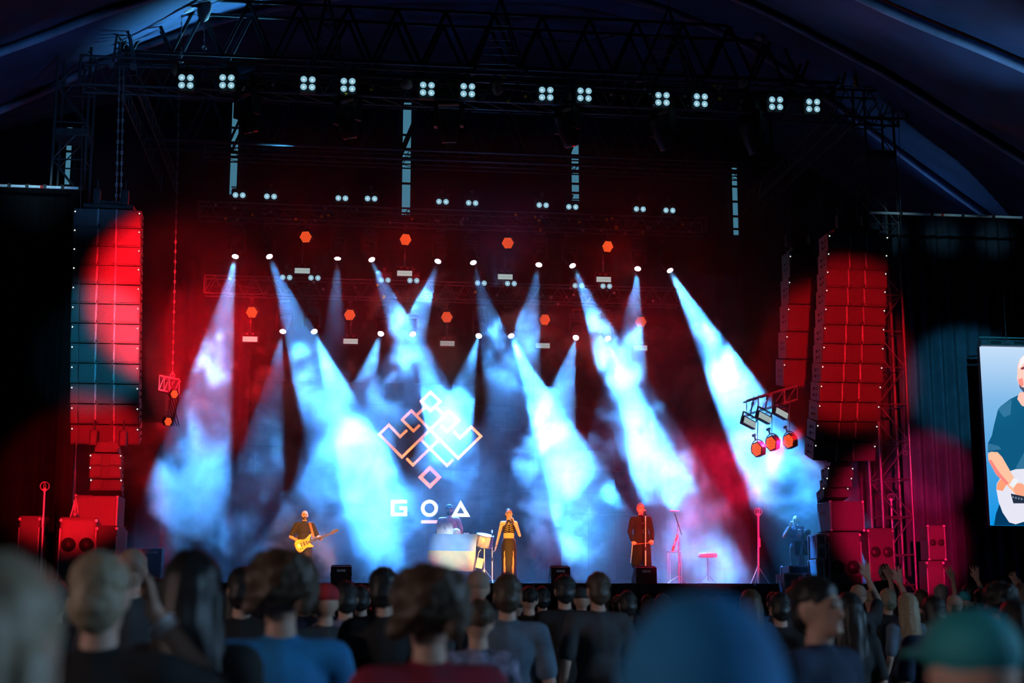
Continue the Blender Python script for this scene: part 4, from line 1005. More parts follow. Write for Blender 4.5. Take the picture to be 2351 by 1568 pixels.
def hair_mesh(kind):
    mb = MB()
    if kind == 'short': mb.ball((0, .020, 1.690), (.086, .102, .088), 16); mb.ball((0, .055, 1.62), (.078, .065, .085), 14)
    elif kind == 'shaved': mb.ball((0, .024, 1.676), (.0815, .093, .0905), 16)
    elif kind == 'long':
        mb.ball((0, .03, 1.685), (.092, .105, .095), 16)
        mb.caps((0, .07, 1.66), (0, .10, 1.30), .088, .075); mb.caps((-.06, .05, 1.62), (-.085, .06, 1.30), .05, .042); mb.caps((.06, .05, 1.62), (.085, .06, 1.30), .05, .042); mb.caps((0, .1, 1.35), (.02, .12, 1.15), .07, .03)
    elif kind == 'bun': mb.ball((0, .028, 1.68), (.084, .098, .092), 16); mb.ball((0, .12, 1.66), (.042, .042, .045), 12)
    elif kind == 'big':
        mb.ball((0, .035, 1.69), (.125, .125, .115), 16)
        for i in range(26): 
            a = i * 2.4; u = (i % 7) / 6; mb.ball((.11 * math.cos(a) * (1 - .3 * u), .05 + .10 * math.sin(a) * .9, 1.60 + .15 * u), .036, 8)
    elif kind == 'cap':
        mb.ball((0, .012, 1.695), (.088, .106, .080), 16); mb.ball((0, -.11, 1.685), (.07, .075, .012), 12)
    elif kind == 'hood':
        mb.ball((0, .03, 1.66), (.108, .118, .135), 16); mb.ball((0, .05, 1.52), (.13, .11, .10), 14)
    me = remesh(mb, .011, 4, HAIRS['black'], 'hair')
    if kind in ('short', 'long', 'big', 'bun'):
        from mathutils import noise
        for v in me.vertices:
            c = v.co; v.co = c + v.normal * (.010 * noise.noise(Vector((c.x * 38, c.y * 38, c.z * (9 if kind == 'long' else 30)))) + (.02 if kind == 'big' else .004) * noise.noise(c * 14))
    return me
def person(label, meshes, loc, yaw, scale, hair, shirt, group=None, skin=None, extra=(), trousers=None):
    t = thing('person', label, 'person', loc, group)
    t.rotation_euler = (0, 0, yaw); t.scale = (scale,) * 3
    def add(nm, me, m=None):
        o = bpy.data.objects.new(nm, me); C.objects.link(o); o.parent = t
        if m is not None: o.material_slots[0].link = 'OBJECT'; o.material_slots[0].material = m
        return o
    t['h'] = 0; del t['h']
    b = add('body', meshes['body'], skin)
    if 'shirt' in meshes: add('shirt', meshes['shirt'], shirt)
    if 'trousers' in meshes: add('trousers', meshes['trousers'], trousers)
    if 'shoes' in meshes: add('shoes', meshes['shoes'])
    if hair: add(hair[2] if len(hair) > 2 else 'hair', hair[0], hair[1])
    for nm, me in extra: add(nm, me)
    return t
def face_parts(beard=False):
    e = MB()
    for s in (-1, 1): e.ball((s * .031, -.088, 1.652), (.014, .009, .008), 8)
    for s in (-1, 1): e.caps((s * .016, -.098, 1.673), (s * .046, -.090, 1.674), .006, .004, 6)
    out = [('eyes', e.mesh('eyes', EYEM, True)), ('mouth', MB().ball((0, -.093, 1.582), (.024, .008, .007), 8).mesh('mouth', LIP, True))]
    if beard:
        b = MB().ball((0, -.045, 1.566), (.060, .058, .042), 12).caps((-.066, -.005, 1.62), (-.05, -.05, 1.57), .016, .02, 8).caps((.066, -.005, 1.62), (.05, -.05, 1.57), .016, .02, 8).caps((-.025, -.096, 1.6), (.025, -.096, 1.6), .008, .008, 6)
        out.append(('beard', b.mesh('beard', HAIRS['black'], True)))
    return out
PH = 1.76           # height of the modelled figure
def top_scale(px, py, Y, base): return (at(px, py, Y).z - base) / PH

# ---- guitarist
GY = .8
arms = {'R': ((-.33, .04, 1.13), (-.10, -.21, .98), (.85, -.25, -.35), (0, -.2, 1)), 'L': ((.32, -.02, 1.13), (.37, -.25, 1.05), (.1, -.35, .95), (-1, .1, .2))}
gm = body_meshes('m', arms, .010, (1.1, .7)); s = top_scale(697, 1172, GY, DECKZ); gx = at(697, 1300, GY).x
HM = {k: hair_mesh(k) for k in ('short', 'shaved', 'long', 'bun', 'big', 'cap', 'hood')}
gp = person('bald bearded man in a black T-shirt playing the guitar in front of the smoke', gm, (gx, GY, DECKZ), R(6), s, None, SHIRTS['black'], 'the band', extra=face_parts(True))
# electric guitar on its strap
WOODG = mat('honey_guitar_finish', (.75, .42, .12), .25); DARKW = mat('dark_fingerboard', (.03, .02, .015), .4)
gt = thing('electric_guitar', 'honey-coloured electric guitar slung on the bald man', 'guitar', (gx, GY - .25, DECKZ + .9 * s))
gc = V((gx + .01, GY - .26, DECKZ + .95 * s)); ua = R(21)
U = V((math.cos(ua), -.12, math.sin(ua))).normalized(); Wv = V((-math.sin(ua), 0, math.cos(ua))); Nn = U.cross(Wv).normalized()
G = lambda u, v, d=0: gc + U * u * s + Wv * v * s + Nn * d
outl = [(-.22, .03), (-.21, .10), (-.15, .145), (-.06, .135), (.0, .105), (.06, .10), (.13, .13), (.20, .165), (.235, .16), (.20, .11), (.155, .055), (.14, .0), (.145, -.045), (.17, -.10), (.195, -.14), (.17, -.15), (.10, -.125), (.03, -.105), (-.04, -.125), (-.12, -.165), (-.18, -.155), (-.215, -.09), (-.225, -.03)]
gb = MB().prism([G(u, v, .02) for u, v in outl], Nn * -.045).build('guitar_body', WOODG, gt)
MB().prism([G(.10, .026, .034), G(.66, .021, .034), G(.66, -.021, .034), G(.10, -.026, .034)], Nn * -.026).build('neck', DARKW, gt)
MB().prism([G(.66, .021, .03), G(.70, .045, .03), G(.86, .05, .03), G(.89, .02, .03), G(.84, -.01, .03), G(.70, -.028, .03), G(.66, -.021, .03)], Nn * -.02).build('headstock', DARKW, gt)
for k in range(6): MB().ball(G(.71 + .025 * k, .058, .02), .012, 6).build('tuning_peg', BRIGHT, gt)
for u in (-.07, .0, .07): MB().box(G(u, 0, .03), (.085 * s, .02, .032 * s), Euler((0, -ua + R(90), 0)), .003).build('pickup', BLACKM, gt)
MB().box(G(-.13, 0, .03), (.035, .02, .08), Euler((0, -ua, 0)), .003).build('bridge', BRIGHT, gt)
for k in range(2): MB().cyl(G(-.12 + .05 * k, -.09, .02), G(-.12 + .05 * k, -.09, .045), .014).build('knob', BLACKM, gt)
for k in range(6): bar('string', G(-.13, -.018 + .0072 * k, .042), G(.70, -.014 + .0056 * k, .04), .0012, BRIGHT, gt, 4)
st_ = MB(); pts = [V((gx + .23 * s, GY - .20, DECKZ + 1.10 * s)), V((gx + .17 * s, GY - .16, DECKZ + 1.30 * s)), V((gx + .12 * s, GY - .07, DECKZ + 1.475 * s)), V((gx + .05 * s, GY + .10, DECKZ + 1.45 * s)), V((gx - .18 * s, GY + .14, DECKZ + 1.10 * s)), V((gx - .22 * s, GY - .1, DECKZ + .9 * s))]
for a, b in zip(pts[:-1], pts[1:]): st_.prism([a + V((-.028, 0, 0)), a + V((.028, 0, 0)), b + V((.028, 0, 0)), b + V((-.028, 0, 0))], (0, -.006, 0))
st_.build('strap', mat('brown_leather_strap', (.22, .10, .05), .5), gt)

# ---- woman singing
arms = {'R': ((-.235, .02, 1.13), (-.30, -.05, .87)), 'L': ((.255, -.06, 1.13), (.105, -.20, 1.44), (-.35, .25, .9), (-.5, .8, .3))}
wm = body_meshes('f', arms, .010, (1.15, .35), halter=True, trousers=False); s = top_scale(1168, 1168, 0, DECKZ); wx = at(1168, 1300, 0).x
# long skirt with two high slits
mb = MB(); rows = []
prof = [(1.055, .135, .10), (1.0, .16, .125), (.92, .185, .14), (.82, .19, .145), (.72, .19, .145), (.55, .185, .15), (.38, .185, .155), (.2, .19, .165), (.03, .2, .175)]
pf = []
for q0, q1 in zip(prof[:-1], prof[1:]):
    for k in range(4): pf.append(tuple(x0 + (x1 - x0) * k / 4 for x0, x1 in zip(q0, q1)))
prof = pf + [prof[-1]]
na = 90
for z, rx, ry in prof: rows.append([mb.bm.verts.new((rx * math.cos(2 * math.pi * i / na), ry * math.sin(2 * math.pi * i / na), z)) for i in range(na)])
for j in range(len(prof) - 1):
    for i in range(na):
        deg = 360 * (i + .5) / na
        fold = abs(deg - 270)
        op = min(1, max(0, (.80 - prof[j][0]) / .40)) ** .6; slit = prof[j][0] < .80 and 33 - 10 * op < fold < 33 + 11 * op
        if not slit: mb.bm.faces.new((rows[j][i], rows[j][(i + 1) % na], rows[j + 1][(i + 1) % na], rows[j + 1][i]))
skirt = mb.mesh('skirt', mat('black_skirt_cloth', (.004, .003, .003), .7), True)
belt = MB(); belt.ring((0, 0, 1.05), .128, .016, None, 24, 6)
beltm = belt.mesh('belt', mat('dark_leather_belt', (.04, .03, .03), .4), True)
for v in beltm.vertices: v.co.y *= .8
tr = MB()
for k in range(5):
    z = 1.22 + k * .045
    tr.caps((-.10 + .012 * k, -.155 + .008 * k, z), (-.02, -.150, z - .02), .006, .006, 6); tr.caps((.10 - .012 * k, -.155 + .008 * k, z), (.02, -.150, z - .02), .006, .006, 6)
trm = tr.mesh('gold_trim', mat('gold_trim', (.8, .55, .12), .35, .6), True)
wr = MB().ring((-.293, -.043, .895), .032, .007, Euler((R(10), R(-12), 0)), 14, 6).mesh('bracelet', BLACKM, True)
hb = MB().ball((0, .030, 1.683), (.083, .096, .090), 16).ball((0, .10, 1.60), (.045, .04, .06), 12).caps((-.07, .0, 1.68), (-.065, .05, 1.58), .018, .02, 8).caps((.07, .0, 1.68), (.065, .05, 1.58), .018, .02, 8)
wh = remesh(hb, .011, 3, HAIRS['black'], 'hair')
person('woman in a black halter top and slit skirt singing into a hand microphone', wm, (wx, 0, DECKZ), R(-4), s, (wh, HAIRS['black']), SHIRTS['black'], 'the band', extra=face_parts() + [('skirt', skirt), ('belt', beltm), ('gold_trim', trm), ('bracelet', wr)])
mh_ = V((wx + .035 * s, -.155 * s, DECKZ + 1.555 * s)); mt = V((wx + .085 * s, -.235 * s, DECKZ + 1.42 * s))
mic = MB().cyl(mt, mt.lerp(mh_, .8), .013, .017).build('microphone', BLACKM, None, True); tag(mic, 'silver-headed microphone held up by the woman singing', 'microphone')
MB().ball(mh_, .026, 12).build('mesh_head', BRIGHT, mic, True)

# ---- man in the long tunic
arms = {'R': ((-.25, .03, 1.14), (-.225, -.13, .93), (.25, -.3, -.9), (1, 0, 0)), 'L': ((.25, .03, 1.14), (.215, -.13, .96), (-.25, -.3, -.9), (-1, 0, 0))}
mm = body_meshes('m', arms, .010, (1.2, 1.2), sleeve='long', tunic=True); s = top_scale(1473, 1156, 0, DECKZ); mx = at(1473, 1300, 0).x
TUN = mat('dark_wine_tunic', (.007, .003, .0035), .9)
ex = MB()
ex.caps((0.012, -.135, 1.42), (0.012, -.150, 1.0), .006, .006, 6); ex.caps((.012, -.15, 1.0), (.012, -.185, .45), .006, .006, 6)
col = MB().ring((0, .0, 1.475), .062, .014, None, 20, 6).mesh('collar', TUN, True)
btn = MB()
for z in (1.32, 1.16, 1.12): btn.ball((.012, -.148, z), .010, 6)
man = person('man with short hair in a long dark tunic singing at the microphone stand', mm, (mx, 0, DECKZ), R(2), s, (HM['short'], HAIRS['grey']), TUN, 'the band', extra=face_parts() + [('tunic_seam', ex.mesh('tunic_seam', TUN, True)), ('collar', col), ('buttons', btn.mesh('buttons', BRIGHT, True))])
a = V((mx - .235 * s, -.18 * s, DECKZ + .855 * s)); b = V((mx + .21 * s, -.18 * s, DECKZ + .895 * s))
wd = thing('wooden_flute', 'thin wooden flute held across the hips by the man in the tunic', 'flute', a)
bar('tube', a, b, .009, mat('reddish_wood', (.3, .08, .04), .4), wd)
for k in range(6): MB().cyl(a.lerp(b, .3 + .09 * k) + V((0, -.008, 0)), a.lerp(b, .3 + .09 * k) + V((0, -.011, 0)), .004, n=6).build('finger_hole', HOLE, wd)
MB().tube([a, a + V((-.02, 0, -.2)), a + V((-.05, .01, -.42))], .008, 6).build('hanging_cord', WHITEP, wd)

# ---- musician behind the laptop, camera operator
armsD = {'R': ((-.27, .02, 1.16), (-.14, -.22, 1.02), (.2, -.9, -.2), (1, 0, 0)), 'L': ((.27, .02, 1.16), (.14, -.22, 1.02), (-.2, -.9, -.2), (-1, 0, 0))}
dm = body_meshes('m', armsD, .014, (.5, .5)); Yd = 3.0; s = top_scale(1031, 1159, Yd, DECKZ)
person('musician in a pale shirt and cap standing behind the laptop table', dm, (at(1031, 1250, Yd).x, Yd, DECKZ), 0, s, (HM['cap'], HAIRS['dark cap'], 'cap'), SHIRTS['pale'], 'the band', extra=face_parts(True))
armsC = {'R': ((-.30, -.10, 1.22), (-.10, -.24, 1.50), (.2, -.2, .9), (.8, -.3, 0)), 'L': ((.28, -.14, 1.20), (.16, -.34, 1.34), (-.2, -.8, .3), (-.5, -.2, .6))}
cm = body_meshes('m', armsC, .014, (.8, .9)); Yc = 1.3; s = top_scale(1829, 1184, Yc, DECKZ)
person('camera operator in dark clothes raising one hand behind the video camera', cm, (at(1829, 1250, Yc).x, Yc, DECKZ), R(-25), s, (HM['shaved'], HAIRS['shaved'], 'scalp'), SHIRTS['navy'], None, extra=face_parts(True))
vcx = at(1838, 1228, .6)
vc_ = thing('video_camera', 'black video camera with a small screen on a tripod at the side of the stage', 'camera', (vcx.x, .6, DECKZ))
MB().box(vcx + V((.06, 0, .05)), (.16, .34, .16), None, .02).build('camera_body', BLACKM, vc_)
MB().cyl(vcx + V((.06, -.17, .05)), vcx + V((.06, -.36, .05)), .055, .07, 16).build('lens', BLACKM, vc_, True)
MB().box(vcx + V((-.03, -.02, -.02)), (.10, .02, .07), None, .005).build('viewfinder_screen', WHITEP, vc_)
MB().tube([vcx + V((.06, .1, .13)), vcx + V((.06, .05, .2)), vcx + V((.06, -.1, .2)), vcx + V((.06, -.13, .13))], .012, 6).build('handle', BLACKM, vc_)
MB().lathe([(.001, 0), (.07, 0), (.05, -.1), (.001, -.11)], vcx + V((.06, 0, -.04)), 14).build('fluid_head', BLACKM, vc_, True)
for k in range(3):
    v = V((math.cos(R(90 + 120 * k)), math.sin(R(90 + 120 * k)), 0)) * .34; bar('tripod_leg', vcx + V((.06, 0, -.13)), V((vcx.x + .06, .6, DECKZ)) + v, .018, BLACKM, vc_)
MB().box(vcx + V((.05, .12, -.3)), (.34, .04, .34), Euler((0, 0, R(10))), .03).build('cloth_cover', DRAPE, vc_)

# ---------------------------------------------------------------- crowd
down = {'R': ((-.25, .03, 1.14), (-.26, -.06, .90)), 'L': ((.25, .03, 1.14), (.26, -.06, .90))}
downF = {'R': ((-.225, .03, 1.14), (-.24, -.06, .90)), 'L': ((.225, .03, 1.14), (.24, -.06, .90))}
raisedR = {'R': ((-.30, -.14, 1.60), (-.24, -.24, 1.84), (.1, -.15, 1), (1, -.2, 0)), 'L': ((.25, .03, 1.14), (.22, -.16, .96))}
raisedL = {'L': ((.29, -.10, 1.62), (.30, -.16, 1.90), (.35, -.1, .95), (-1, -.1, 0)), 'R': ((-.25, .03, 1.14), (-.22, -.16, .96))}
tohead = {'L': ((-.0 + .25, .03, 1.14), (.26, -.06, .90)), 'R': ((-.33, -.10, 1.36), (-.13, -.10, 1.60), (.2, .1, 1), (.3, -.8, 0))}
CB = {'man': body_meshes('m', down, .016), 'woman': body_meshes('f', downF, .016), 'raised_right': body_meshes('m', raisedR, .009, (.6, .15), k=1.12, splay=.32), 'raised_left': body_meshes('m', raisedL, .009, (.15, .6), k=1.12, splay=.32), 'to_head': body_meshes('m', tohead, .013, (.5, .3))}
def spectator(label, px, py, d, body, hk, hm_, shirt, face_cam=False, yaw=0, group=None, z0=0, extra=(), hairname='hair', skin=None):
    P = CAM + ray(px, py) * d; top = {'short': 1.778, 'shaved': 1.767, 'long': 1.78, 'bun': 1.772, 'big': 1.805, 'cap': 1.775, 'hood': 1.795}[hk]
    s = (P.z - z0) / top
    nm = 'cap' if hk == 'cap' else 'hood' if hk == 'hood' else 'scalp' if hk == 'shaved' else 'hair'
    return person(label, CB[body], (P.x, P.y, z0), (0 if face_cam else math.pi) + R(yaw), s, (HM[hk], HAIRS[hm_], nm), SHIRTS[shirt], group, extra=extra)
near = 'spectators close to the camera'
spectator('long fair-haired spectator in a pale top, blurred at the very edge of the picture', 25, 1262, 1.9, 'woman', 'long', 'fair', 'pale', yaw=-25, group=near)
wv_ = V((-.13, -.10, 1.60)) - V((-.33, -.10, 1.36)); bc = V((-.33, -.10, 1.36)).lerp(V((-.13, -.10, 1.60)), .86)
brc = MB().ring(bc, .034, .008, wv_.to_track_quat('Z', 'Y').to_euler(), 16, 6).ring(bc - wv_ * .07, .036, .007, wv_.to_track_quat('Z', 'Y').to_euler(), 16, 6).mesh('bracelet', WHITEP, True)
spectator('man with fair brown hair and a black shirt holding one hand up to his head', 238, 1262, 4.1, 'to_head', 'short', 'fair', 'black', yaw=-6, group=near, extra=[('bracelet', brc)])
spectator('man with a shaved head seen past the hand of the fair-haired man', 305, 1258, 8.5, 'man', 'shaved', 'shaved', 'charcoal', yaw=10, group=near)
spectator('woman with long black hair falling over a dark jacket', 450, 1260, 4.5, 'woman', 'long', 'black', 'black', yaw=-10, group=near)
spectator('big-haired spectator in a bright blue jacket below the guitarist', 650, 1256, 5.0, 'man', 'big', 'brown', 'bright blue', yaw=8, group=near)
spectator('spectator in a red cap turned backwards below the guitarist', 748, 1338, 9.2, 'man', 'cap', 'red cap', 'charcoal', yaw=15, group=near)
spectator('man with cropped black hair and a bare neck left of the curly-haired spectator', 882, 1300, 8.4, 'man', 'short', 'black', 'black', yaw=-8, group=near)
cur = spectator('curly-haired spectator in a T-shirt tinted with red disc glow, round print on the back', 988, 1290, 4.3, 'man', 'big', 'brown', 'dark red', yaw=4, group=near)
spectator('dark-haired man in a grey-blue T-shirt below the woman singing', 1165, 1315, 8.6, 'man', 'short', 'brown', 'grey-blue', yaw=-5, group=near)
spectator('short spectator in a patterned shirt squeezed behind the curly-haired one', 1098, 1372, 7.2, 'woman', 'bun', 'brown', 'patterned', yaw=5, group=near)
spectator('added hooded figure standing in for a blurred blue disc at the lower edge', 1590, 1352, 1.65, 'man', 'hood', 'blue hood', 'bright blue', yaw=4, group=near)  # made-up figure in place of a soft blue light disc
spectator('spectator in a teal cap, blurred in the bottom corner by the video screen', 2215, 1392, 2.45, 'man', 'cap', 'teal cap', 'bright blue', yaw=12, group=near)
spectator('dark-haired man in the crowd looking back over his shoulder towards the camera', 1876, 1318, 5.5, 'man', 'short', 'black', 'navy', face_cam=True, yaw=38, group=near, extra=face_parts())
# round print on the glow-tinted T-shirt: an arc of blurred letter blocks over a blot, laid on the cloth
PRINT = mat('pale_shirt_print', (.55, .22, .30), .8)
bpy.context.view_layer.update()
sh = [c for c in cur.children if c.name.startswith('shirt')][0]
mb = MB(); Mi = sh.matrix_world.inverted()
def on_shirt(u, v):
    o_ = Vector((u, .6, v)); hit, loc, nor, i = sh.ray_cast(o_, Vector((0, -1, 0)))
    return loc + Vector((0, .003, 0)) if hit else Vector((u, .15, v))
cz = 1.235; rr = random.Random(11)
for k in range(26):
    a = R(-60 + 300 * k / 25); r0, r1 = .082, .104
    q = [(math.cos(a - .09) * r0, math.sin(a - .09) * r0), (math.cos(a + .07) * r0, math.sin(a + .07) * r0), (math.cos(a + .07) * r1, math.sin(a + .07) * r1), (math.cos(a - .09) * r1, math.sin(a - .09) * r1)]
    mb.bm.faces.new([mb.bm.verts.new(on_shirt(x, cz + z)) for x, z in q])
for k in range(40):
    x = rr.uniform(-.06, .06); z = rr.uniform(-.06, .045); w = rr.uniform(.006, .016)
    if x * x + z * z > .0042: continue
    mb.bm.faces.new([mb.bm.verts.new(on_shirt(x + i * w, cz + z + j * w)) for i, j in ((-1, -.7), (1, -.7), (1, .7), (-1, .7))])
pr = bpy.data.objects.new('shirt_print', mb.mesh('shirt_print', PRINT)); C.objects.link(pr); pr.parent = cur

mid = [(795, 1332, 10.2, 'man', 'short', 'black', 'patterned', 5), (1096, 1308, 10.4, 'man', 'shaved', 'shaved', 'charcoal', 10), (1296, 1318, 12.0, 'man', 'short', 'black', 'black', 0), (1372, 1312, 10.6, 'man', 'short', 'brown', 'charcoal', 6), (1245, 1346, 15.5, 'man', 'short', 'black', 'navy', 0),
       (1215, 1345, 13.5, 'woman', 'bun', 'black', 'black', 0), (1335, 1348, 14.5, 'man', 'cap', 'dark cap', 'black', 0), (830, 1342, 12.8, 'man', 'short', 'black', 'black', -5), (560, 1300, 8.0, 'man', 'short', 'black', 'black', 0), (1040, 1345, 11.5, 'woman', 'long', 'brown', 'charcoal', 0),
       (1440, 1355, 13.0, 'man', 'short', 'black', 'navy', 0), (1520, 1362, 14.2, 'woman', 'long', 'black', 'black', 0), (1650, 1368, 15.5, 'man', 'short', 'black', 'navy', 0), (1720, 1352, 12.6, 'woman', 'long', 'brown', 'navy', 4), (1790, 1358, 11.0, 'man', 'short', 'black', 'black', -6),
       (1820, 1345, 13.6, 'man', 'short', 'brown', 'charcoal', 0), (1945, 1358, 9.5, 'woman', 'long', 'black', 'black', 0), (1967, 1341, 14.6, 'raised_right', 'shaved', 'shaved', 'charcoal', 6), (1998, 1352, 16.5, 'woman', 'bun', 'fair', 'grey-blue', 0), (2036, 1350, 15.2, 'raised_right', 'short', 'fair', 'black', 0),
       (2078, 1360, 13.4, 'woman', 'long', 'fair', 'grey-blue', 12), (2112, 1352, 17.0, 'raised_left', 'short', 'brown', 'charcoal', 0), (2140, 1366, 9.8, 'man', 'short', 'black', 'navy', 0), (2158, 1340, 18.2, 'man', 'short', 'grey', 'charcoal', 0), (2188, 1364, 14.0, 'man', 'shaved', 'shaved', 'navy', 0),
       (2208, 1356, 16.0, 'man', 'cap', 'teal cap', 'navy', 0), (2250, 1350, 18.8, 'raised_left', 'short', 'brown', 'black', -6), (2292, 1332, 10.4, 'man', 'big', 'black', 'black', 0), (2342, 1338, 12.0, 'man', 'short', 'brown', 'charcoal', 0), (2222, 1340, 19.5, 'raised_right', 'short', 'black', 'black', 0),
       (2322, 1375, 8.6, 'woman', 'long', 'black', 'black', 0), (360, 1325, 10.5, 'man', 'short', 'black', 'black', 0), (130, 1330, 9.0, 'man', 'short', 'black', 'black', 0), (60, 1345, 11.5, 'woman', 'long', 'brown', 'charcoal', 0), (540, 1335, 11.8, 'woman', 'long', 'black', 'black', 0), (700, 1345, 13.0, 'man', 'short', 'black', 'navy', 0), (935, 1350, 14.0, 'man', 'short', 'black', 'black', 0)]
near_px = [(5, 1.9), (238, 4.1), (305, 8.5), (450, 4.5), (650, 5.0), (748, 9.2), (882, 8.4), (988, 4.3), (1165, 8.6), (1098, 7.2), (1590, 1.65), (2215, 2.45), (1876, 5.5), (2028, 24.5)]
def gx(px, d): return (px - 1175.5) / F * d
taken = [(gx(p_, d_), d_) for p_, d_ in near_px] + [(gx(m_[0], m_[2]), m_[2]) for m_ in mid]
rr = random.Random(5)
for row, d in enumerate((16.5, 18.5, 20.5, 22.5, 24.5, 26.0)):
    n = 11
    for i in range(n):
        px = -40 + 2440 * (i + .5 + rr.uniform(-.3, .3) + (row % 2) * .4 - .2) / n
        if any(abs(gx(px, d) - a_) < .62 and abs(d - b_) < .75 for a_, b_ in taken): continue
        taken.append((gx(px, d), d))
        ht = rr.uniform(1.62, 1.80); py = 1380 - (ht - 1.62) * F / d + rr.uniform(0, 6)
        mid.append((px, py, d, rr.choice(['man', 'man', 'woman', 'raised_left' if px > 1880 else 'man']), *rr.choice([('short', 'black'), ('short', 'brown'), ('long', 'black'), ('long', 'brown'), ('bun', 'brown'), ('shaved', 'shaved'), ('cap', 'dark cap')]), rr.choice(['black', 'charcoal', 'navy', 'black']), rr.uniform(-12, 12)))
LM = [(60, 'left lamp stand'), (250, 'left loudspeaker array'), (430, 'left side lamp bar'), (690, 'guitarist'), (860, 'emblem edge'), (990, 'emblem'), (1110, 'drum'), (1180, 'woman singing'), (1310, 'gap between singers'), (1470, 'man in the tunic'), (1600, 'percussion pad'), (1741, 'pale lamp stand'), (1835, 'camera operator'), (1945, 'right loudspeaker array'), (2040, 'scaffold tower'), (2150, 'red-lit loudspeaker'), (2240, 'blue curtain'), (2330, 'video screen')]
HN = {'short': 'short-haired', 'shaved': 'shaven-headed', 'long': 'long-haired', 'bun': 'bun-haired', 'big': 'bushy-haired', 'cap': 'capped'}
seen = {}
for px, py, d, body, hk, hm_, shirt, yaw in sorted(mid, key=lambda r: r[2]):
    lm = min(LM, key=lambda l: abs(l[0] - px))[1]; k = seen.get(lm, 0); seen[lm] = k + 1
    lab = '%s spectator in %s%s below the %s, %s from the camera' % (HN[hk], shirt, ', arm up,' if body.startswith('raised') else '', lm, ORD[k])
    spectator(lab, px, py, d, body, hk, hm_, shirt, yaw=yaw, group='spectators standing in the crowd')
# sound engineer with headphones on a riser in the crowd
t = thing('riser_platform', 'low platform in the crowd under the man with headphones', 'platform', (0, 0, 0))
P = CAM + ray(2028, 1294) * 24.5; t.location = (P.x, P.y, 0)
MB().box((P.x, P.y, .42), (1.6, 1.2, .06), None, .01).build('deck', DECK, t)
for sx in (-1, 1):
    for sy in (-1, 1): bar('leg', (P.x + sx * .7, P.y + sy * .5, 0), (P.x + sx * .7, P.y + sy * .5, .4), .03, STEEL, t)
hp = MB().ring((0, .0, 1.66), .095, .012, Euler((R(90), 0, 0)), 18, 6, 0, math.pi).ball((-.092, .0, 1.635), (.022, .036, .045), 10).ball((.092, .0, 1.635), (.022, .036, .045), 10).mesh('headphones', WHITEP, True)
spectator('man wearing pale headphones on a platform before the right loudspeakers', 2028, 1294, 24.5, 'man', 'short', 'brown', 'black', yaw=25, z0=.45, extra=[('headphones', hp)], group=None)
bpy.data.scenes.remove(WS)
# ================================================================ HAZE
# drifting smoke puffs in thin haze: a density grid filled once from a noise field, scattering the light of the lamps
hm = bpy.data.materials.new('stage_haze'); hm.use_nodes = True
nt = hm.node_tree; nt.nodes.clear()
out = nt.nodes.new('ShaderNodeOutputMaterial'); vs = nt.nodes.new('ShaderNodeVolumeScatter'); nt.links.new(vs.outputs[0], out.inputs['Volume'])
vs.inputs['Anisotropy'].default_value = .25; vs.inputs['Color'].default_value = (1, 1, 1, 1)
at_ = nt.nodes.new('ShaderNodeAttribute'); at_.attribute_name = 'density'; nt.links.new(at_.outputs['Fac'], vs.inputs['Density'])
hm.cycles.volume_step_rate = 5
CLOUDS = [(455, 1075, 2.0, 1.35, 1), (560, 1160, 2.2, 1.5, .8), (500, 830, 3.8, .55, 1), (462, 945, 2.8, .45, 1), (690, 900, 3.6, 1.0, 1), (720, 1040, 3.4, 1.35, 1), (815, 1010, 3.6, 1.5, 1), (850, 1180, 3.4, 1.5, .9),
          (1000, 930, 5.0, 1.55, 1), (990, 1110, 6.0, 1.5, .7), (930, 745, 4.2, .85, 1), (985, 690, 4.2, .55, 1), (1070, 1120, 5.0, 1.2, .8), (1222, 760, 3.9, .75, 1), (1170, 900, 4.5, .9, .8),
          (1255, 940, 4.6, .95, 1), (1300, 1080, 3.2, 1.15, 1), (1385, 770, 3.6, .95, 1), (1465, 800, 3.8, .6, .9), (1470, 960, 4.0, 1.2, 1), (1515, 1060, 3.2, .9, .8),
          (1600, 790, 3.8, .75, 1), (1660, 900, 3.0, 1.1, 1), (1730, 1040, 2.0, 1.2, 1), (1780, 1130, 1.6, .9, .8), (1285, 1240, 3.0, .85, .9), (1630, 1260, 1.2, 1.3, .25), (1020, 1270, 4.2, 1.3, .8)]
ng = bpy.data.node_groups.new('haze_field', 'GeometryNodeTree')
ng.interface.new_socket('Geometry', in_out='INPUT', socket_type='NodeSocketGeometry'); ng.interface.new_socket('Geometry', in_out='OUTPUT', socket_type='NodeSocketGeometry')
N = ng.nodes.new; L = ng.links.new
def math_(op, a, b=None, c=None, clamp=False):
    n = N('ShaderNodeMath'); n.operation = op; n.use_clamp = clamp
    for i, v in enumerate((a, b, c)):
        if v is None: continue
        if isinstance(v, (int, float)): n.inputs[i].default_value = v
        else: L(v, n.inputs[i])
    return n.outputs[0]
gout = N('NodeGroupOutput'); pos = N('GeometryNodeInputPosition').outputs[0]
nz = N('ShaderNodeTexNoise'); nz.inputs['Scale'].default_value = .8; nz.inputs['Detail'].default_value = 6; nz.inputs['Roughness'].default_value = .6; nz.inputs['Distortion'].default_value = .5
L(pos, nz.inputs['Vector'])
wv = N('ShaderNodeVectorMath'); wv.operation = 'MULTIPLY_ADD'; L(nz.outputs['Color'], wv.inputs[0]); wv.inputs[1].default_value = (6.5, 6.5, 6.5)
sub = N('ShaderNodeVectorMath'); sub.operation = 'ADD'; L(pos, sub.inputs[0]); sub.inputs[1].default_value = (-3.25, -3.25, -3.25)
L(sub.outputs[0], wv.inputs[2])
best = None
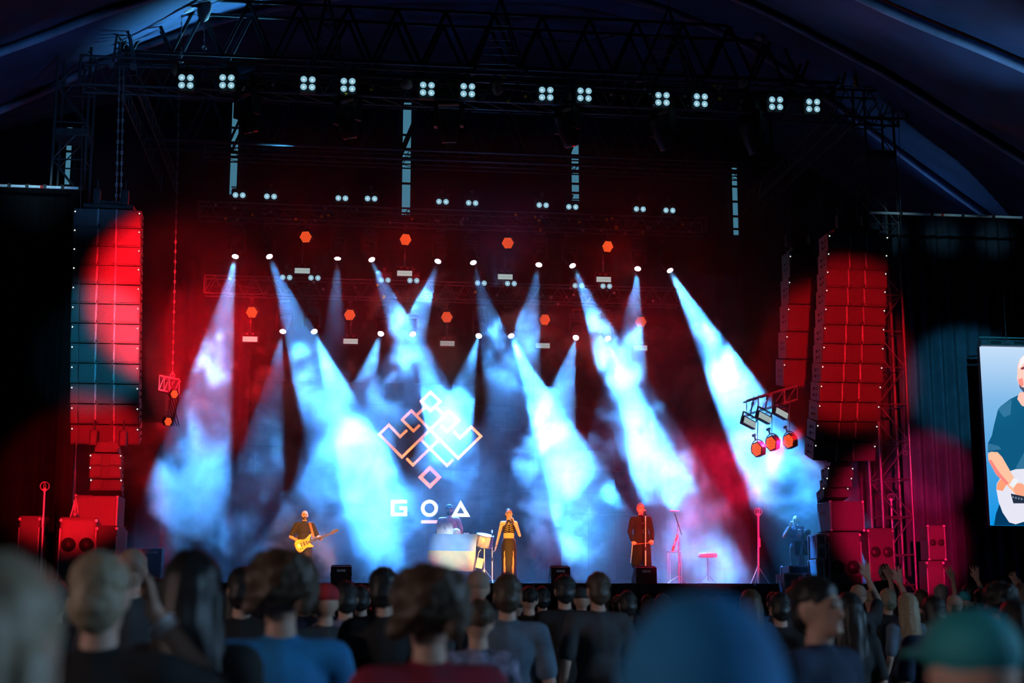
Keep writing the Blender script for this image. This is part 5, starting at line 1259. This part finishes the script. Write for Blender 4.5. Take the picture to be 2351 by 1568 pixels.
for px, py, Y, r, k in CLOUDS:
    d = N('ShaderNodeVectorMath'); d.operation = 'DISTANCE'; L(wv.outputs[0], d.inputs[0]); d.inputs[1].default_value = at(px, py, Y)
    v = math_('MULTIPLY_ADD', d.outputs['Value'], -k / r, k)
    best = v if best is None else math_('MAXIMUM', best, v)
sm = N('ShaderNodeMapRange'); sm.interpolation_type = 'SMOOTHSTEP'; L(best, sm.inputs[0]); sm.inputs[1].default_value = .0; sm.inputs[2].default_value = .4; sm.inputs[3].default_value = 0; sm.inputs[4].default_value = 1
grain = math_('MULTIPLY_ADD', nz.outputs[0], 4.0, -1.5, True)
cl = math_('MULTIPLY', math_('MULTIPLY', sm.outputs[0], grain), CLOUD_D)
sep = N('ShaderNodeSeparateXYZ'); L(pos, sep.inputs[0])
lowm = N('ShaderNodeMapRange'); L(sep.outputs[2], lowm.inputs[0]); lowm.inputs[1].default_value = 10.0; lowm.inputs[2].default_value = 7.5; lowm.inputs[3].default_value = .42; lowm.inputs[4].default_value = 1
nz2 = N('ShaderNodeTexNoise'); nz2.inputs['Scale'].default_value = .45; nz2.inputs['Detail'].default_value = 4; L(pos, nz2.inputs['Vector'])
flo = N('ShaderNodeMapRange'); L(sep.outputs[2], flo.inputs[0]); flo.inputs[1].default_value = 2.6; flo.inputs[2].default_value = 5.0; flo.inputs[3].default_value = .45; flo.inputs[4].default_value = 1
bs = math_('MULTIPLY', math_('MULTIPLY', lowm.outputs[0], flo.outputs[0]), math_('MULTIPLY', math_('MULTIPLY_ADD', nz2.outputs[0], 5.5, -2.1, True), BASE_D))
bs = math_('ADD', bs, BASE_D * .08)
vc = N('GeometryNodeVolumeCube'); L(math_('ADD', cl, bs), vc.inputs['Density'])
vc.inputs['Min'].default_value = (-9.8, -2.0, 2.02); vc.inputs['Max'].default_value = (8.6, 10.15, 12.0)
vc.inputs['Resolution X'].default_value = 204; vc.inputs['Resolution Y'].default_value = 100; vc.inputs['Resolution Z'].default_value = 115
sm_ = N('GeometryNodeSetMaterial'); L(vc.outputs[0], sm_.inputs[0]); sm_.inputs['Material'].default_value = hm; L(sm_.outputs[0], gout.inputs[0])
vd = bpy.data.volumes.new('stage_haze'); vo = bpy.data.objects.new('stage_haze', vd); C.objects.link(vo)
vd.materials.append(hm); vd.render.step_size = .3
md = vo.modifiers.new('haze', 'NODES'); md.node_group = ng
tag(vo, 'drifting theatrical haze filling the stage and catching the beams', 'haze', kind='stuff')
